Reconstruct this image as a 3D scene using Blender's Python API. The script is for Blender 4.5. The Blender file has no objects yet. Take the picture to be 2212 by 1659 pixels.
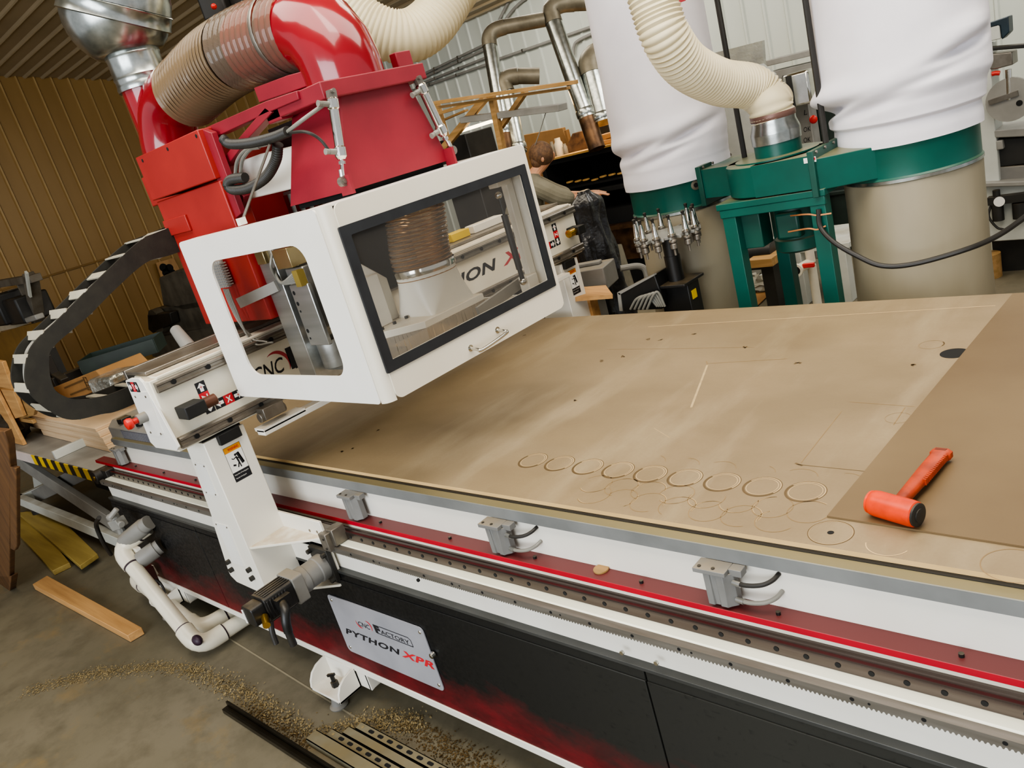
import bpy, bmesh, math, random
from mathutils import Vector, Matrix
random.seed(7)
scene = bpy.context.scene
COL = scene.collection
PI = math.pi
V = Vector
# ---------------------------------------------------------------- camera
F_PX, CX, CY = 1700.497, 1106.0, 829.5
ROT = ((0.7223868, 0.63889409, -0.26452156), (0.01771709, -0.39951433, -0.91655573), (-0.6912622, 0.65742121, -0.29992322))
CAM = V((0, 0, 1.8))
cam_d = bpy.data.cameras.new('camera')
cam = bpy.data.objects.new('camera', cam_d)
COL.objects.link(cam)
scene.camera = cam
cam_d.sensor_width = 36.0
cam_d.lens = F_PX / 2212 * 36.0
cam_d.clip_start, cam_d.clip_end = 0.02, 100
_r, _d, _f = [V(q) for q in ROT]
cam.matrix_world = Matrix(((_r.x, -_d.x, -_f.x, 0), (_r.y, -_d.y, -_f.y, 0), (_r.z, -_d.z, -_f.z, 1.8), (0, 0, 0, 1)))


def P(px, py, x=None, y=None, z=None, d=None):
    """point of the workshop seen at a photo pixel, on a wall of constant x, y or z, or at a depth d"""
    ray = _r * ((px - CX) / F_PX) + _d * ((py - CY) / F_PX) + _f
    if x is not None: t = (x - CAM.x) / ray.x
    elif y is not None: t = (y - CAM.y) / ray.y
    elif z is not None: t = (z - CAM.z) / ray.z
    else: t = d
    return CAM + ray * t


def lin(h):
    h = h.lstrip('#')
    out = []
    for i in (0, 2, 4):
        c = int(h[i:i + 2], 16) / 255
        out.append(c / 12.92 if c <= .04045 else ((c + .055) / 1.055) ** 2.4)
    return (*out, 1)


# ---------------------------------------------------------------- materials
def new_mat(name):
    m = bpy.data.materials.new(name)
    m.use_nodes = True
    nt = m.node_tree
    b = nt.nodes['Principled BSDF']
    return m, nt, b


def N(nt, kind, **kw):
    n = nt.nodes.new(kind)
    for k, v in kw.items():
        if k in n.inputs: n.inputs[k].default_value = v
        else: setattr(n, k, v)
    return n


def ramp(nt, src, a, b, ca=(0, 0, 0, 1), cb=(1, 1, 1, 1)):
    r = nt.nodes.new('ShaderNodeValToRGB')
    r.color_ramp.elements[0].position = a
    r.color_ramp.elements[1].position = b
    r.color_ramp.elements[0].color = ca
    r.color_ramp.elements[1].color = cb
    nt.links.new(src, r.inputs[0])
    return r.outputs[0]


def mixc(nt, fac, a, b):
    m = nt.nodes.new('ShaderNodeMix')
    m.data_type = 'RGBA'
    if hasattr(fac, 'links'): nt.links.new(fac, m.inputs[0])
    else: m.inputs[0].default_value = fac
    for s, i in ((a, 6), (b, 7)):
        if hasattr(s, 'links'): nt.links.new(s, m.inputs[i])
        else: m.inputs[i].default_value = s
    return m.outputs[2]


def coords(nt, scale=(1, 1, 1)):
    t = nt.nodes.new('ShaderNodeTexCoord')
    mp = nt.nodes.new('ShaderNodeMapping')
    mp.inputs['Scale'].default_value = scale
    nt.links.new(t.outputs['Object'], mp.inputs[0])
    return mp.outputs[0]


def noise(nt, vec, scale, detail=4, rough=.55):
    n = N(nt, 'ShaderNodeTexNoise', Scale=scale, Detail=detail, Roughness=rough)
    nt.links.new(vec, n.inputs['Vector'])
    return n.outputs['Fac']


def bump(nt, b, h, strength=.3, dist=.002):
    n = N(nt, 'ShaderNodeBump', Strength=strength, Distance=dist)
    nt.links.new(h, n.inputs['Height'])
    nt.links.new(n.outputs[0], b.inputs['Normal'])


def M(name, col, col2=None, rough=.5, metal=0.0, scale=6.0, bmp=0.0, bscale=None, stretch=(1, 1, 1), lo=.35, hi=.65, dust=None, coat=0.0, bdist=.002):
    """paint, metal, wood ... : two tones mixed by noise, optional bump, optional dust lying on upward faces"""
    m, nt, b = new_mat(name)
    vec = coords(nt, stretch)
    nz = noise(nt, vec, scale)
    c1 = lin(col)
    c2 = lin(col2) if col2 else tuple(x * .86 for x in c1[:3]) + (1,)
    c = mixc(nt, ramp(nt, nz, lo, hi), c1, c2)
    b.inputs['Roughness'].default_value = rough
    b.inputs['Metallic'].default_value = metal
    if coat: b.inputs['Coat Weight'].default_value = coat
    if dust:
        g = nt.nodes.new('ShaderNodeNewGeometry')
        s = nt.nodes.new('ShaderNodeSeparateXYZ')
        nt.links.new(g.outputs['Normal'], s.inputs[0])
        up = ramp(nt, s.outputs[2], .55, .95)
        n2 = ramp(nt, noise(nt, coords(nt), dust[2] if len(dust) > 2 else 9, 6), *(dust[3:5] if len(dust) > 3 else (.32, .62)))
        mu = N(nt, 'ShaderNodeMath', operation='MULTIPLY')
        nt.links.new(up, mu.inputs[0]); nt.links.new(n2, mu.inputs[1])
        mu2 = N(nt, 'ShaderNodeMath', operation='MULTIPLY')
        nt.links.new(mu.outputs[0], mu2.inputs[0]); mu2.inputs[1].default_value = dust[1]
        c = mixc(nt, mu2.outputs[0], c, lin(dust[0]))
    nt.links.new(c, b.inputs['Base Color'])
    if bmp: bump(nt, b, noise(nt, coords(nt, stretch), bscale or scale * 8, 3), bmp, bdist)
    return m


def glassy(name, tint, alpha_clear=.8, rough=.05, spec=.25):
    """thin clear plastic: mostly see-through, with a glossy sheen that grows at grazing angles"""
    m, nt, b = new_mat(name)
    out = nt.nodes['Material Output']
    tr = N(nt, 'ShaderNodeBsdfTransparent'); tr.inputs[0].default_value = lin(tint)
    gl = N(nt, 'ShaderNodeBsdfGlossy'); gl.inputs['Roughness'].default_value = rough
    df = N(nt, 'ShaderNodeBsdfDiffuse'); df.inputs[0].default_value = lin(tint)
    m1 = N(nt, 'ShaderNodeMixShader'); m1.inputs[0].default_value = 1 - alpha_clear
    nt.links.new(tr.outputs[0], m1.inputs[1]); nt.links.new(df.outputs[0], m1.inputs[2])
    lw = N(nt, 'ShaderNodeFresnel'); lw.inputs[0].default_value = 1.3
    m2 = N(nt, 'ShaderNodeMixShader')
    mu = N(nt, 'ShaderNodeMath', operation='MULTIPLY'); mu.inputs[1].default_value = spec * 4
    nt.links.new(lw.outputs[0], mu.inputs[0])
    nt.links.new(mu.outputs[0], m2.inputs[0])
    nt.links.new(m1.outputs[0], m2.inputs[1]); nt.links.new(gl.outputs[0], m2.inputs[2])
    nt.links.new(m2.outputs[0], out.inputs[0])
    return m


def emit(name, col, s):
    m, nt, b = new_mat(name)
    b.inputs['Base Color'].default_value = lin(col)
    b.inputs['Emission Color'].default_value = lin(col)
    b.inputs['Emission Strength'].default_value = s
    return m


WHITE = M('white_paint', 'e9e5da', 'e2ddd0', rough=.38, scale=3, dust=('b3925f', .35, 14))
CREAM = M('cream_paint', 'e4dfd0', 'd6cfbb', rough=.42, scale=5, dust=('a98552', .45, 20))
OFFWHITE = M('white_enamel', 'eceae4', 'e4e1d8', rough=.3, scale=2, bmp=.05, bscale=40)
RED = M('red_paint', '8a2430', '7c1e2a', rough=.46, scale=5, bmp=.16, bscale=150, bdist=.001)
REDO = M('red_cover_paint', '9c2b26', '8e2522', rough=.42, scale=4, bmp=.15, bscale=160, bdist=.001)
REDGLOSS = M('red_gloss_paint', '881924', '7c1520', rough=.16, scale=4, coat=.4)
REDPLATE = M('red_way_cover', 'b31228', 'a51025', rough=.45, scale=5, dust=('592c2b', .93, 2.2, .02, .3))
ALU = M('aluminium', 'b5b6b4', 'a2a39f', rough=.34, metal=.85, scale=5, stretch=(.3, 6, 6), dust=('a0906c', .5, 4))
ALUD = M('dusty_aluminium_extrusion', '8f9190', '7f8180', rough=.48, metal=.45, scale=6, dust=('837958', .95, 3, .05, .35))
CHROME = M('polished_steel', 'd6d4cd', 'c2bfb6', rough=.14, metal=1, scale=8)
STEEL = M('machined_steel', '8d8880', '79736a', rough=.38, metal=.75, scale=14, dust=('8a7a60', .35, 12))
RAILST = M('oiled_rail_steel', '6a6260', '574d4a', rough=.22, metal=.9, scale=9, stretch=(.25, 5, 5))
RACKST = M('rack_steel', '8b8780', '726d64', rough=.4, metal=.6, scale=9, stretch=(.4, 4, 4))
BRUSHED = M('brushed_plate', 'c3c4cc', 'a9abb4', rough=.38, metal=.45, scale=2.4, bmp=.02)
GALV = M('galvanised_steel', 'b9bcb8', '8f9490', rough=.24, metal=.95, scale=22, lo=.3, hi=.7)
GALVD = M('dusty_galvanised_duct', '87806f', '6d6656', rough=.45, metal=.55, scale=7, dust=('6f6450', .9, 4))
RUST = M('browned_duct_steel', '6d5138', '3c2c20', rough=.4, metal=.7, scale=9)
BLACK = M('black_plastic', '1c1b1a', '121212', rough=.42, scale=9, dust=('6b5d45', .55, 16))
RUBBER = M('black_rubber', '171716', '0f0f0f', rough=.6, scale=9)
DARK = M('dark_machine_paint', '2a2824', '191816', rough=.5, scale=5, dust=('4d4434', .7, 8))
GASKET = M('window_gasket', '25282c', '1e2024', rough=.55, scale=20)
HOLE = M('dark_hole', '0b0a09', '060606', rough=.8)
GREY = M('grey_casting', '7c7b78', '6b6a67', rough=.5, scale=7, dust=('8a7a5c', .5, 9))
GREYP = M('grey_powder_coat', '84827d', '75736e', rough=.5, scale=5, dust=('877a62', .7, 6))
RIB = M('ribbed_grey_screen', '77777c', '68686f', rough=.5, scale=5)
GREEN = M('teal_green_paint', '04584c', '034b41', rough=.36, scale=4, bmp=.06, bscale=60, dust=('8b8463', .85, 4))
GREEND = M('dark_teal_paint', '0a4f42', '083f35', rough=.45, scale=5, dust=('6d6a50', .7, 5))
BAG = M('white_filter_cloth', 'e9e6ea', 'dfdbe0', rough=.85, scale=3, bmp=.25, bscale=9, bdist=.01)
POLY = M('dusty_plastic_bag', '9e957f', '877d67', rough=.5, scale=2.2, bmp=.3, bscale=6, bdist=.01, stretch=(1, 1, .35))
HOSE = M('cream_flex_hose', 'dacfae', 'cbbf9e', rough=.55, scale=4)
CLEARH = glassy('clear_flex_hose', 'e8d2b6', .78, .12, .25)
CLEARD = glassy('dust_coated_flex_hose', '74624b', .16, .16, .3)
CLEARE = glassy('clean_clear_flex_hose', 'd9bfa6', .86, .1, .3)
OLIVEW = M('dusty_hose_rib', '77634a', '67553e', rough=.35)
COPPER = M('coppery_hose_wire', 'b58d62', 'a27c54', rough=.3, metal=.5)
WINDOW = glassy('smoky_door_window', 'e6e4e0', .955, .03, .07)
CURTAIN = glassy('clear_brush_bristles', 'bfb6a8', .45, .2, .2)
PINE = M('pine_lumber', 'c79a63', 'ae8250', rough=.6, scale=5, stretch=(.35, 6, 6))
PINED = M('aged_lumber', 'ac8656', '90703f', rough=.65, scale=6, stretch=(.5, 5, 5))
PALLET = M('pallet_wood', '6b4a28', '553a20', rough=.7, scale=6, stretch=(4, 4, .6))
PLY = M('plywood_edge', 'd9bf9c', 'c6a985', rough=.6, scale=4, stretch=(.4, 1, 14))
PLYTOP = M('plywood_face', 'bb9363', 'a67f52', rough=.6, scale=3, stretch=(.5, 4, 1))
YELLOWW = M('yellow_treated_plank', '9c8748', '857038', rough=.6, scale=4, stretch=(.4, 5, 5))
CARD = M('cardboard', '9a7242', '8a6437', rough=.75, scale=4)
PVC = M('pvc_pipe', 'ded8c6', 'd2cab5', rough=.32, scale=4)
PURPLE = M('purple_primer', '3a2536', '2e1c2b', rough=.5)
ORANGE = M('orange_urethane', 'd83a06', 'ab2d08', rough=.4, scale=22, lo=.4, hi=.75)
ORANGED = M('worn_orange_grip', 'b03c14', '8a2f14', rough=.5, scale=26, lo=.4, hi=.7, bmp=.3, bscale=120)
ESTOP = M('red_button_plastic', 'd02a22', 'c2241e', rough=.35)
BRASS = M('brass', 'c6a04c', 'b08a3a', rough=.25, metal=.95)
YELLOW = M('yellow_paint', 'd9b81c', 'c9a916', rough=.45)
BLACKP = M('black_print', '191a20', '14151a', rough=.5)
REDP = M('red_print', 'c62430', 'b41d2a', rough=.5)
REDP2 = M('red_logo_print', 'b9404a', 'a93740', rough=.5)
WHITEP = M('white_print', 'f2f0ea', 'e8e6e0', rough=.5)
ORANGEP = M('orange_print', 'e79a1c', 'd98d14', rough=.5)
GREYP2 = M('grey_print', '8e8c86', '807e78', rough=.5)
TEAL = M('teal_tray_plastic', '25352f', '1a2723', rough=.5, scale=5)
CABLE = M('black_cable', '2a2723', '1f1d1a', rough=.5)
GREYT = M('grey_air_tube', '8a8880', '77756d', rough=.35)
CORRUG = M('grey_black_conduit', '2e2c28', '24221f', rough=.5)
CHAINM = M('chain_side_plastic', '28261f', '1b1a15', rough=.6, scale=22, lo=.3, hi=.7, bmp=.2, bscale=120)
CHAINB = M('chain_bar_grey', 'aba594', '9c9684', rough=.5)
SHIRT = M('grey_work_shirt', '7c7766', '676252', rough=.9, scale=6, bmp=.3, bscale=30)
SKIN = M('skin', 'c38f6d', 'b57f5e', rough=.5)
HAIR = M('brown_hair', '6e5034', '4d3625', rough=.7, scale=40)
JEANS = M('dark_trousers', '2a2d33', '22252a', rough=.9)
WSTEEL = M('white_machine_enamel', 'c9cbc4', 'b9bbb3', rough=.4, scale=4, dust=('9a917c', .6, 6))
PLASTIC_SHEET = glassy('crumpled_plastic_sheet', 'b8b4a4', .45, .25, .4)
BLACKBAG = M('black_bin_bag', '2b2b2d', '141416', rough=.3, scale=6, bmp=.8, bscale=12, bdist=.02)
GLOW = emit('fluorescent_tube', 'ffe9c0', 6)
WARMDISC = M('turned_wood', 'd9b06c', 'c49a58', rough=.5, scale=6)


def mat_board():
    m, nt, b = new_mat('mdf_spoilboard')
    v = coords(nt)
    big = ramp(nt, noise(nt, coords(nt, (1, 1.6, 1)), 1.3, 5, .6), .36, .66)
    c = mixc(nt, big, lin('8d7b5e'), lin('7a694e'))
    sm = ramp(nt, noise(nt, coords(nt, (2, .5, 1)), 2.1, 6, .6), .52, .75)
    c = mixc(nt, sm, c, lin('9a8a6e'))
    fine = ramp(nt, noise(nt, v, 140, 2), .3, .8)
    mm = N(nt, 'ShaderNodeMath', operation='MULTIPLY'); mm.inputs[1].default_value = .16
    nt.links.new(fine, mm.inputs[0])
    c = mixc(nt, mm.outputs[0], c, lin('6f5937'))
    spots = ramp(nt, noise(nt, coords(nt, (3, 9, 1)), 2.3, 3), .70, .76)
    m2 = N(nt, 'ShaderNodeMath', operation='MULTIPLY'); m2.inputs[1].default_value = .35
    nt.links.new(spots, m2.inputs[0])
    c = mixc(nt, m2.outputs[0], c, lin('6d5536'))
    nt.links.new(c, b.inputs['Base Color'])
    b.inputs['Roughness'].default_value = .52
    bump(nt, b, noise(nt, v, 60, 3), .08, .001)
    return m


def mat_floor():
    m, nt, b = new_mat('concrete_floor_paint')
    v = coords(nt)
    c = mixc(nt, ramp(nt, noise(nt, v, .9, 6, .6), .35, .65), lin('77705f'), lin('686250'))
    c = mixc(nt, ramp(nt, noise(nt, v, 6, 5, .7), .45, .75), c, lin('5d5747'))
    st = ramp(nt, noise(nt, coords(nt, (1, 1.4, 1)), 1.8, 8, .7), .56, .72)
    m2 = N(nt, 'ShaderNodeMath', operation='MULTIPLY'); m2.inputs[1].default_value = .55
    nt.links.new(st, m2.inputs[0])
    c = mixc(nt, m2.outputs[0], c, lin('8d7549'))
    nt.links.new(c, b.inputs['Base Color'])
    b.inputs['Roughness'].default_value = .5
    bump(nt, b, noise(nt, v, 40, 4), .12, .003)
    return m


def mat_panel():
    """printed side panel: black with a red smoky band along the foot and a faint honeycomb"""
    m, nt, b = new_mat('black_red_printed_panel')
    t = nt.nodes.new('ShaderNodeTexCoord')
    s = nt.nodes.new('ShaderNodeSeparateXYZ')
    nt.links.new(t.outputs['Object'], s.inputs[0])
    nz = noise(nt, coords(nt, (1.6, 1, 3)), 2.2, 6, .65)
    # height of the red edge wanders with the noise
    a = N(nt, 'ShaderNodeMath', operation='MULTIPLY_ADD'); a.inputs[1].default_value = -.32
    nt.links.new(nz, a.inputs[0]); nt.links.new(s.outputs[2], a.inputs[2])
    red = ramp(nt, a.outputs[0], .03, .165, (1, 1, 1, 1), (0, 0, 0, 1))
    vo = N(nt, 'ShaderNodeTexVoronoi', Scale=48.0, feature='DISTANCE_TO_EDGE', Randomness=.12)
    mp = nt.nodes.new('ShaderNodeMapping'); mp.inputs['Scale'].default_value = (1, .01, 1.6)
    nt.links.new(t.outputs['Object'], mp.inputs[0]); nt.links.new(mp.outputs[0], vo.inputs['Vector'])
    hexl = ramp(nt, vo.outputs['Distance'], .05, .16, (1, 1, 1, 1), (0, 0, 0, 1))
    xr = N(nt, 'ShaderNodeMapRange'); xr.inputs['From Min'].default_value = .2; xr.inputs['From Max'].default_value = 1.3
    xr.inputs['To Max'].default_value = .8
    nt.links.new(s.outputs[0], xr.inputs[0])
    hm = N(nt, 'ShaderNodeMath', operation='MULTIPLY'); nt.links.new(hexl, hm.inputs[0]); nt.links.new(xr.outputs[0], hm.inputs[1])
    c = mixc(nt, hm.outputs[0], lin('0d0e0f'), lin('33332f'))
    spk = ramp(nt, noise(nt, coords(nt), 90, 2), .35, .8)
    xl = N(nt, 'ShaderNodeMapRange'); xl.inputs['From Min'].default_value = -2.4; xl.inputs['From Max'].default_value = .6
    xl.inputs['To Min'].default_value = .55; xl.inputs['To Max'].default_value = .03
    nt.links.new(s.outputs[0], xl.inputs[0])
    dm = N(nt, 'ShaderNodeMath', operation='MULTIPLY'); nt.links.new(spk, dm.inputs[0]); nt.links.new(xl.outputs[0], dm.inputs[1])
    c = mixc(nt, dm.outputs[0], c, lin('4a4744'))
    smoke = ramp(nt, noise(nt, coords(nt, (2, 1, 4)), 3.4, 7, .7), .35, .7)
    rc = mixc(nt, smoke, lin('6d1a20'), lin('430f13'))
    c = mixc(nt, red, c, rc)
    nt.links.new(c, b.inputs['Base Color'])
    b.inputs['Roughness'].default_value = .5
    b.inputs['Specular IOR Level'].default_value = .28
    return m


def mat_hazard():
    m, nt, b = new_mat('hazard_stripe_tape')
    t = nt.nodes.new('ShaderNodeTexCoord')
    s = nt.nodes.new('ShaderNodeSeparateXYZ')
    nt.links.new(t.outputs['Object'], s.inputs[0])
    mu = N(nt, 'ShaderNodeMath', operation='MULTIPLY'); mu.inputs[1].default_value = 1 / .165
    nt.links.new(s.outputs[0], mu.inputs[0])
    fr = N(nt, 'ShaderNodeMath', operation='FRACT'); nt.links.new(mu.outputs[0], fr.inputs[0])
    st = ramp(nt, fr.outputs[0], .49, .51)
    c = mixc(nt, st, lin('dcb91e'), lin('2a241b'))
    nt.links.new(c, b.inputs['Base Color'])
    b.inputs['Roughness'].default_value = .5
    return m


BOARD, FLOOR, PANEL, HAZARD = mat_board(), mat_floor(), mat_panel(), mat_hazard()
BOARDEDGE = M('pale_board_edge', 'd8b67d', 'c9a76f', rough=.6, scale=9, stretch=(.6, 4, 4))
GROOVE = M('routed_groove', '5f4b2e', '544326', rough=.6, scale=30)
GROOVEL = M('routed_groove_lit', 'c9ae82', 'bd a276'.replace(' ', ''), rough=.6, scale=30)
GROOVEF = M('faint_groove', '7e6743', '89704a', rough=.55, scale=30)
SMUDGE = M('pale_scrape', 'b9a37b', 'ab956d', rough=.6, scale=30)
SHEET = M('brown_hardboard', '705d40', '624f34', rough=.55, scale=1.6, bmp=.08, bscale=90)
WALLTAN = M('tan_wall_steel', '9a7a48', '8b6c3c', rough=.36, scale=1.2, stretch=(1, 1, .3))
CRESTT = M('highlit_rib_crest_tan', 'b59663', 'a98b5a', rough=.35)  # highlight along the wall rib tops, put into the colour
CRESTC = M('highlit_rib_crest_pale', 'cdbfa3', 'c2b497', rough=.35)  # ceiling rib crests: light they catch is painted in as a paler tone
WALLTAN2 = M('tan_plywood_wainscot', '86652f', '7a5b2a', rough=.6, scale=2, stretch=(1, 1, .3))
CEIL = M('ceiling_steel', 'a8977a', '9c8c70', rough=.45, scale=1.1)
WALLW = M('white_wall_steel', 'c7cbc1', 'b8bcb1', rough=.4, scale=.8, stretch=(1, 1, .4))
SAWDUST = M('sawdust', '92815b', '7d6d4a', rough=.9, scale=30, bmp=.6, bscale=90)
SAWDARK = M('damp_sawdust', '5a4622', '473616', rough=.9, scale=12, bmp=.5, bscale=70)


# ---------------------------------------------------------------- mesh helpers
class MB:
    def __init__(s):
        s.v, s.f, s.m = [], [], []

    def add(s, verts, faces, m=0):
        o = len(s.v)
        s.v += [tuple(q) for q in verts]
        s.f += [tuple(i + o for i in f) for f in faces]
        s.m += [m] * len(faces)
        return s

    def box(s, x0, x1, y0, y1, z0, z1, m=0):
        vs = [(x, y, z) for x in (x0, x1) for y in (y0, y1) for z in (z0, z1)]
        return s.add(vs, [(0, 1, 3, 2), (4, 6, 7, 5), (0, 4, 5, 1), (2, 3, 7, 6), (0, 2, 6, 4), (1, 5, 7, 3)], m)

    def obox(s, c, size, ax=(1, 0, 0), up=(0, 0, 1), m=0):
        """box centred at c, its length along ax, its height along up"""
        a = V(ax).normalized(); u = V(up); u = (u - a * u.dot(a)).normalized(); b = u.cross(a)
        c = V(c)
        vs = [c + a * (i * size[0] / 2) + b * (j * size[1] / 2) + u * (k * size[2] / 2) for i in (-1, 1) for j in (-1, 1) for k in (-1, 1)]
        return s.add(vs, [(0, 1, 3, 2), (4, 6, 7, 5), (0, 4, 5, 1), (2, 3, 7, 6), (0, 2, 6, 4), (1, 5, 7, 3)], m)

    def bar(s, p0, p1, w, h, up=(0, 0, 1), m=0):
        p0, p1 = V(p0), V(p1)
        return s.obox((p0 + p1) / 2, ((p1 - p0).length, w, h), p1 - p0, up, m)

    def prism(s, pts, vec, m=0, m_end=None):
        n = len(pts); vec = V(vec)
        vs = [V(p) for p in pts] + [V(p) + vec for p in pts]
        s.add(vs, [(i, (i + 1) % n, n + (i + 1) % n, n + i) for i in range(n)], m)
        o = len(s.v) - 2 * n
        s.f += [tuple(o + i for i in range(n)), tuple(o + n + i for i in reversed(range(n)))]
        s.m += [m if m_end is None else m_end] * 2
        return s

    def tube(s, pts, r, seg=12, m=0, caps=True, closed=False):
        pts = [V(p) for p in pts]
        n = len(pts)
        rs = r if isinstance(r, (list, tuple)) else [r] * n
        tang = []
        for i in range(n):
            if closed: t = pts[(i + 1) % n] - pts[i - 1]
            else: t = pts[min(i + 1, n - 1)] - pts[max(i - 1, 0)]
            tang.append(t.normalized() if t.length > 1e-9 else V((0, 0, 1)))
        ref = V((0, 0, 1)) if abs(tang[0].z) < .9 else V((1, 0, 0))
        nrm = (ref - tang[0] * ref.dot(tang[0])).normalized()
        vs = []
        for i in range(n):
            nrm = (nrm - tang[i] * nrm.dot(tang[i]))
            nrm = nrm.normalized() if nrm.length > 1e-6 else tang[i].orthogonal().normalized()
            bi = tang[i].cross(nrm)
            for k in range(seg):
                a = 2 * PI * k / seg
                vs.append(pts[i] + (nrm * math.cos(a) + bi * math.sin(a)) * rs[i])
        fs = []
        for i in range(n if closed else n - 1):
            j = (i + 1) % n
            for k in range(seg):
                fs.append((i * seg + k, i * seg + (k + 1) % seg, j * seg + (k + 1) % seg, j * seg + k))
        if caps and not closed:
            fs += [tuple(reversed(range(seg))), tuple((n - 1) * seg + k for k in range(seg))]
        return s.add(vs, fs, m)

    def cyl(s, p0, p1, r, r1=None, seg=20, m=0, caps=True):
        return s.tube([p0, p1], [r, r if r1 is None else r1], seg, m, caps)

    def lathe(s, prof, org=(0, 0, 0), axis=(0, 0, 1), seg=28, m=0, caps=True):
        org, a = V(org), V(axis).normalized()
        pts = [org + a * h for _, h in prof]
        u = a.orthogonal().normalized(); w = a.cross(u)
        vs, fs = [], []
        for (r, h), c in zip(prof, pts):
            for k in range(seg):
                t = 2 * PI * k / seg
                vs.append(c + (u * math.cos(t) + w * math.sin(t)) * r)
        for i in range(len(prof) - 1):
            for k in range(seg):
                fs.append((i * seg + k, i * seg + (k + 1) % seg, (i + 1) * seg + (k + 1) % seg, (i + 1) * seg + k))
        if caps:
            fs += [tuple(reversed(range(seg))), tuple((len(prof) - 1) * seg + k for k in range(seg))]
        return s.add(vs, fs, m)

    def ball(s, c, r, sc=(1, 1, 1), seg=16, rings=10, m=0):
        c = V(c); vs = [c + V((0, 0, -r * sc[2]))]
        for i in range(1, rings):
            p = PI * i / rings - PI / 2
            for k in range(seg):
                t = 2 * PI * k / seg
                vs.append(c + V((math.cos(p) * math.cos(t) * r * sc[0], math.cos(p) * math.sin(t) * r * sc[1], math.sin(p) * r * sc[2])))
        vs.append(c + V((0, 0, r * sc[2])))
        fs = []
        for k in range(seg):
            fs.append((0, 1 + (k + 1) % seg, 1 + k))
            fs.append((len(vs) - 1, len(vs) - 1 - seg + k, len(vs) - 1 - seg + (k + 1) % seg))
        for i in range(rings - 2):
            for k in range(seg):
                a = 1 + i * seg
                fs.append((a + k, a + (k + 1) % seg, a + seg + (k + 1) % seg, a + seg + k))
        return s.add(vs, fs, m)

    def loft(s, loops, m=0, caps=True):
        """skin between loops of equal point count"""
        n = len(loops[0]); vs = [q for l in loops for q in l]; fs = []
        for i in range(len(loops) - 1):
            for k in range(n):
                fs.append((i * n + k, i * n + (k + 1) % n, (i + 1) * n + (k + 1) % n, (i + 1) * n + k))
        if caps: fs += [tuple(reversed(range(n))), tuple((len(loops) - 1) * n + k for k in range(n))]
        return s.add(vs, fs, m)

    def hexbolt(s, p, d, r=.006, h=.006, m=0):
        p, d = V(p), V(d).normalized()
        return s.cyl(p, p + d * h, r, seg=8, m=m)

    def text(s, body, org, xd, yd, width, height, m=0, shear=0.0, bold=0.0, lift=.0006, space=1.0):
        """lettering laid on a surface: org its lower left corner, xd along the line, yd up the letters"""
        cu = bpy.data.curves.new('lettering_curve', 'FONT')
        cu.body = body; cu.shear = shear; cu.offset = bold; cu.space_character = space; cu.resolution_u = 3
        ob = bpy.data.objects.new('lettering_curve', cu)
        COL.objects.link(ob)
        bpy.context.view_layer.update()
        me = bpy.data.meshes.new_from_object(ob.evaluated_get(bpy.context.evaluated_depsgraph_get()))
        xs = [q.co.x for q in me.vertices]; ys = [q.co.y for q in me.vertices]
        if xs:
            x0, y0 = min(xs), min(ys)
            sx, sy = width / max(max(xs) - x0, 1e-6), height / max(max(ys) - y0, 1e-6)
            xd, yd, org = V(xd).normalized(), V(yd).normalized(), V(org)
            nrm = xd.cross(yd)
            s.add([org + xd * ((q.co.x - x0) * sx) + yd * ((q.co.y - y0) * sy) + nrm * lift for q in me.vertices], [tuple(p.vertices) for p in me.polygons], m)
        bpy.data.objects.remove(ob); bpy.data.curves.remove(cu); bpy.data.meshes.remove(me)
        return s

    def build(s, name, mats, parent=None, smooth=35, bevel=0.0, loc=None, kind=None, solid=0.0):
        if not isinstance(mats, (list, tuple)): mats = [mats]
        base = V((0, 0, 0))
        if parent is not None: base = BASE[parent.name]
        elif loc is not None: base = V(loc)
        me = bpy.data.meshes.new(name)
        me.from_pydata([V(q) - base for q in s.v], [], s.f)
        for mt in mats: me.materials.append(mt)
        me.polygons.foreach_set('material_index', s.m)
        bm = bmesh.new(); bm.from_mesh(me)
        bmesh.ops.recalc_face_normals(bm, faces=bm.faces)
        bm.to_mesh(me); bm.free()
        if smooth:
            me.polygons.foreach_set('use_smooth', [True] * len(me.polygons))
            me.set_sharp_from_angle(angle=math.radians(smooth))
        ob = bpy.data.objects.new(name, me)
        COL.objects.link(ob)
        if parent is not None: ob.parent = parent
        else: ob.location = base
        BASE[ob.name] = base
        if solid:
            md = ob.modifiers.new('thick', 'SOLIDIFY'); md.thickness = solid; md.offset = 0
        if bevel:
            md = ob.modifiers.new('edge', 'BEVEL'); md.width = bevel; md.segments = 2; md.limit_method = 'ANGLE'
            md.angle_limit = math.radians(40)
        if kind: ob['kind'] = kind
        return ob


BASE = {}


def tag(o, label, cat, group=None, kind=None):
    o['label'] = label; o['category'] = cat
    if group: o['group'] = group
    if kind: o['kind'] = kind
    return o


def thing(name, loc, label, cat, group=None):
    o = bpy.data.objects.new(name, None)
    o.empty_display_size = .1
    COL.objects.link(o)
    o.location = V(loc)
    BASE[o.name] = V(loc)
    return tag(o, label, cat, group)


def dup(root, loc, label=None, rotz=0.0):
    """a copy of a thing with copies of its parts and sub-parts"""
    r = root.copy(); COL.objects.link(r); r.location = V(loc); r.rotation_euler = (0, 0, rotz)
    BASE[r.name] = V(loc)
    if label: r['label'] = label
    for ch in list(root.children):
        c = ch.copy(); COL.objects.link(c); c.parent = r
        for g in list(ch.children):
            d = g.copy(); COL.objects.link(d); d.parent = c
    return r


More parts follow.
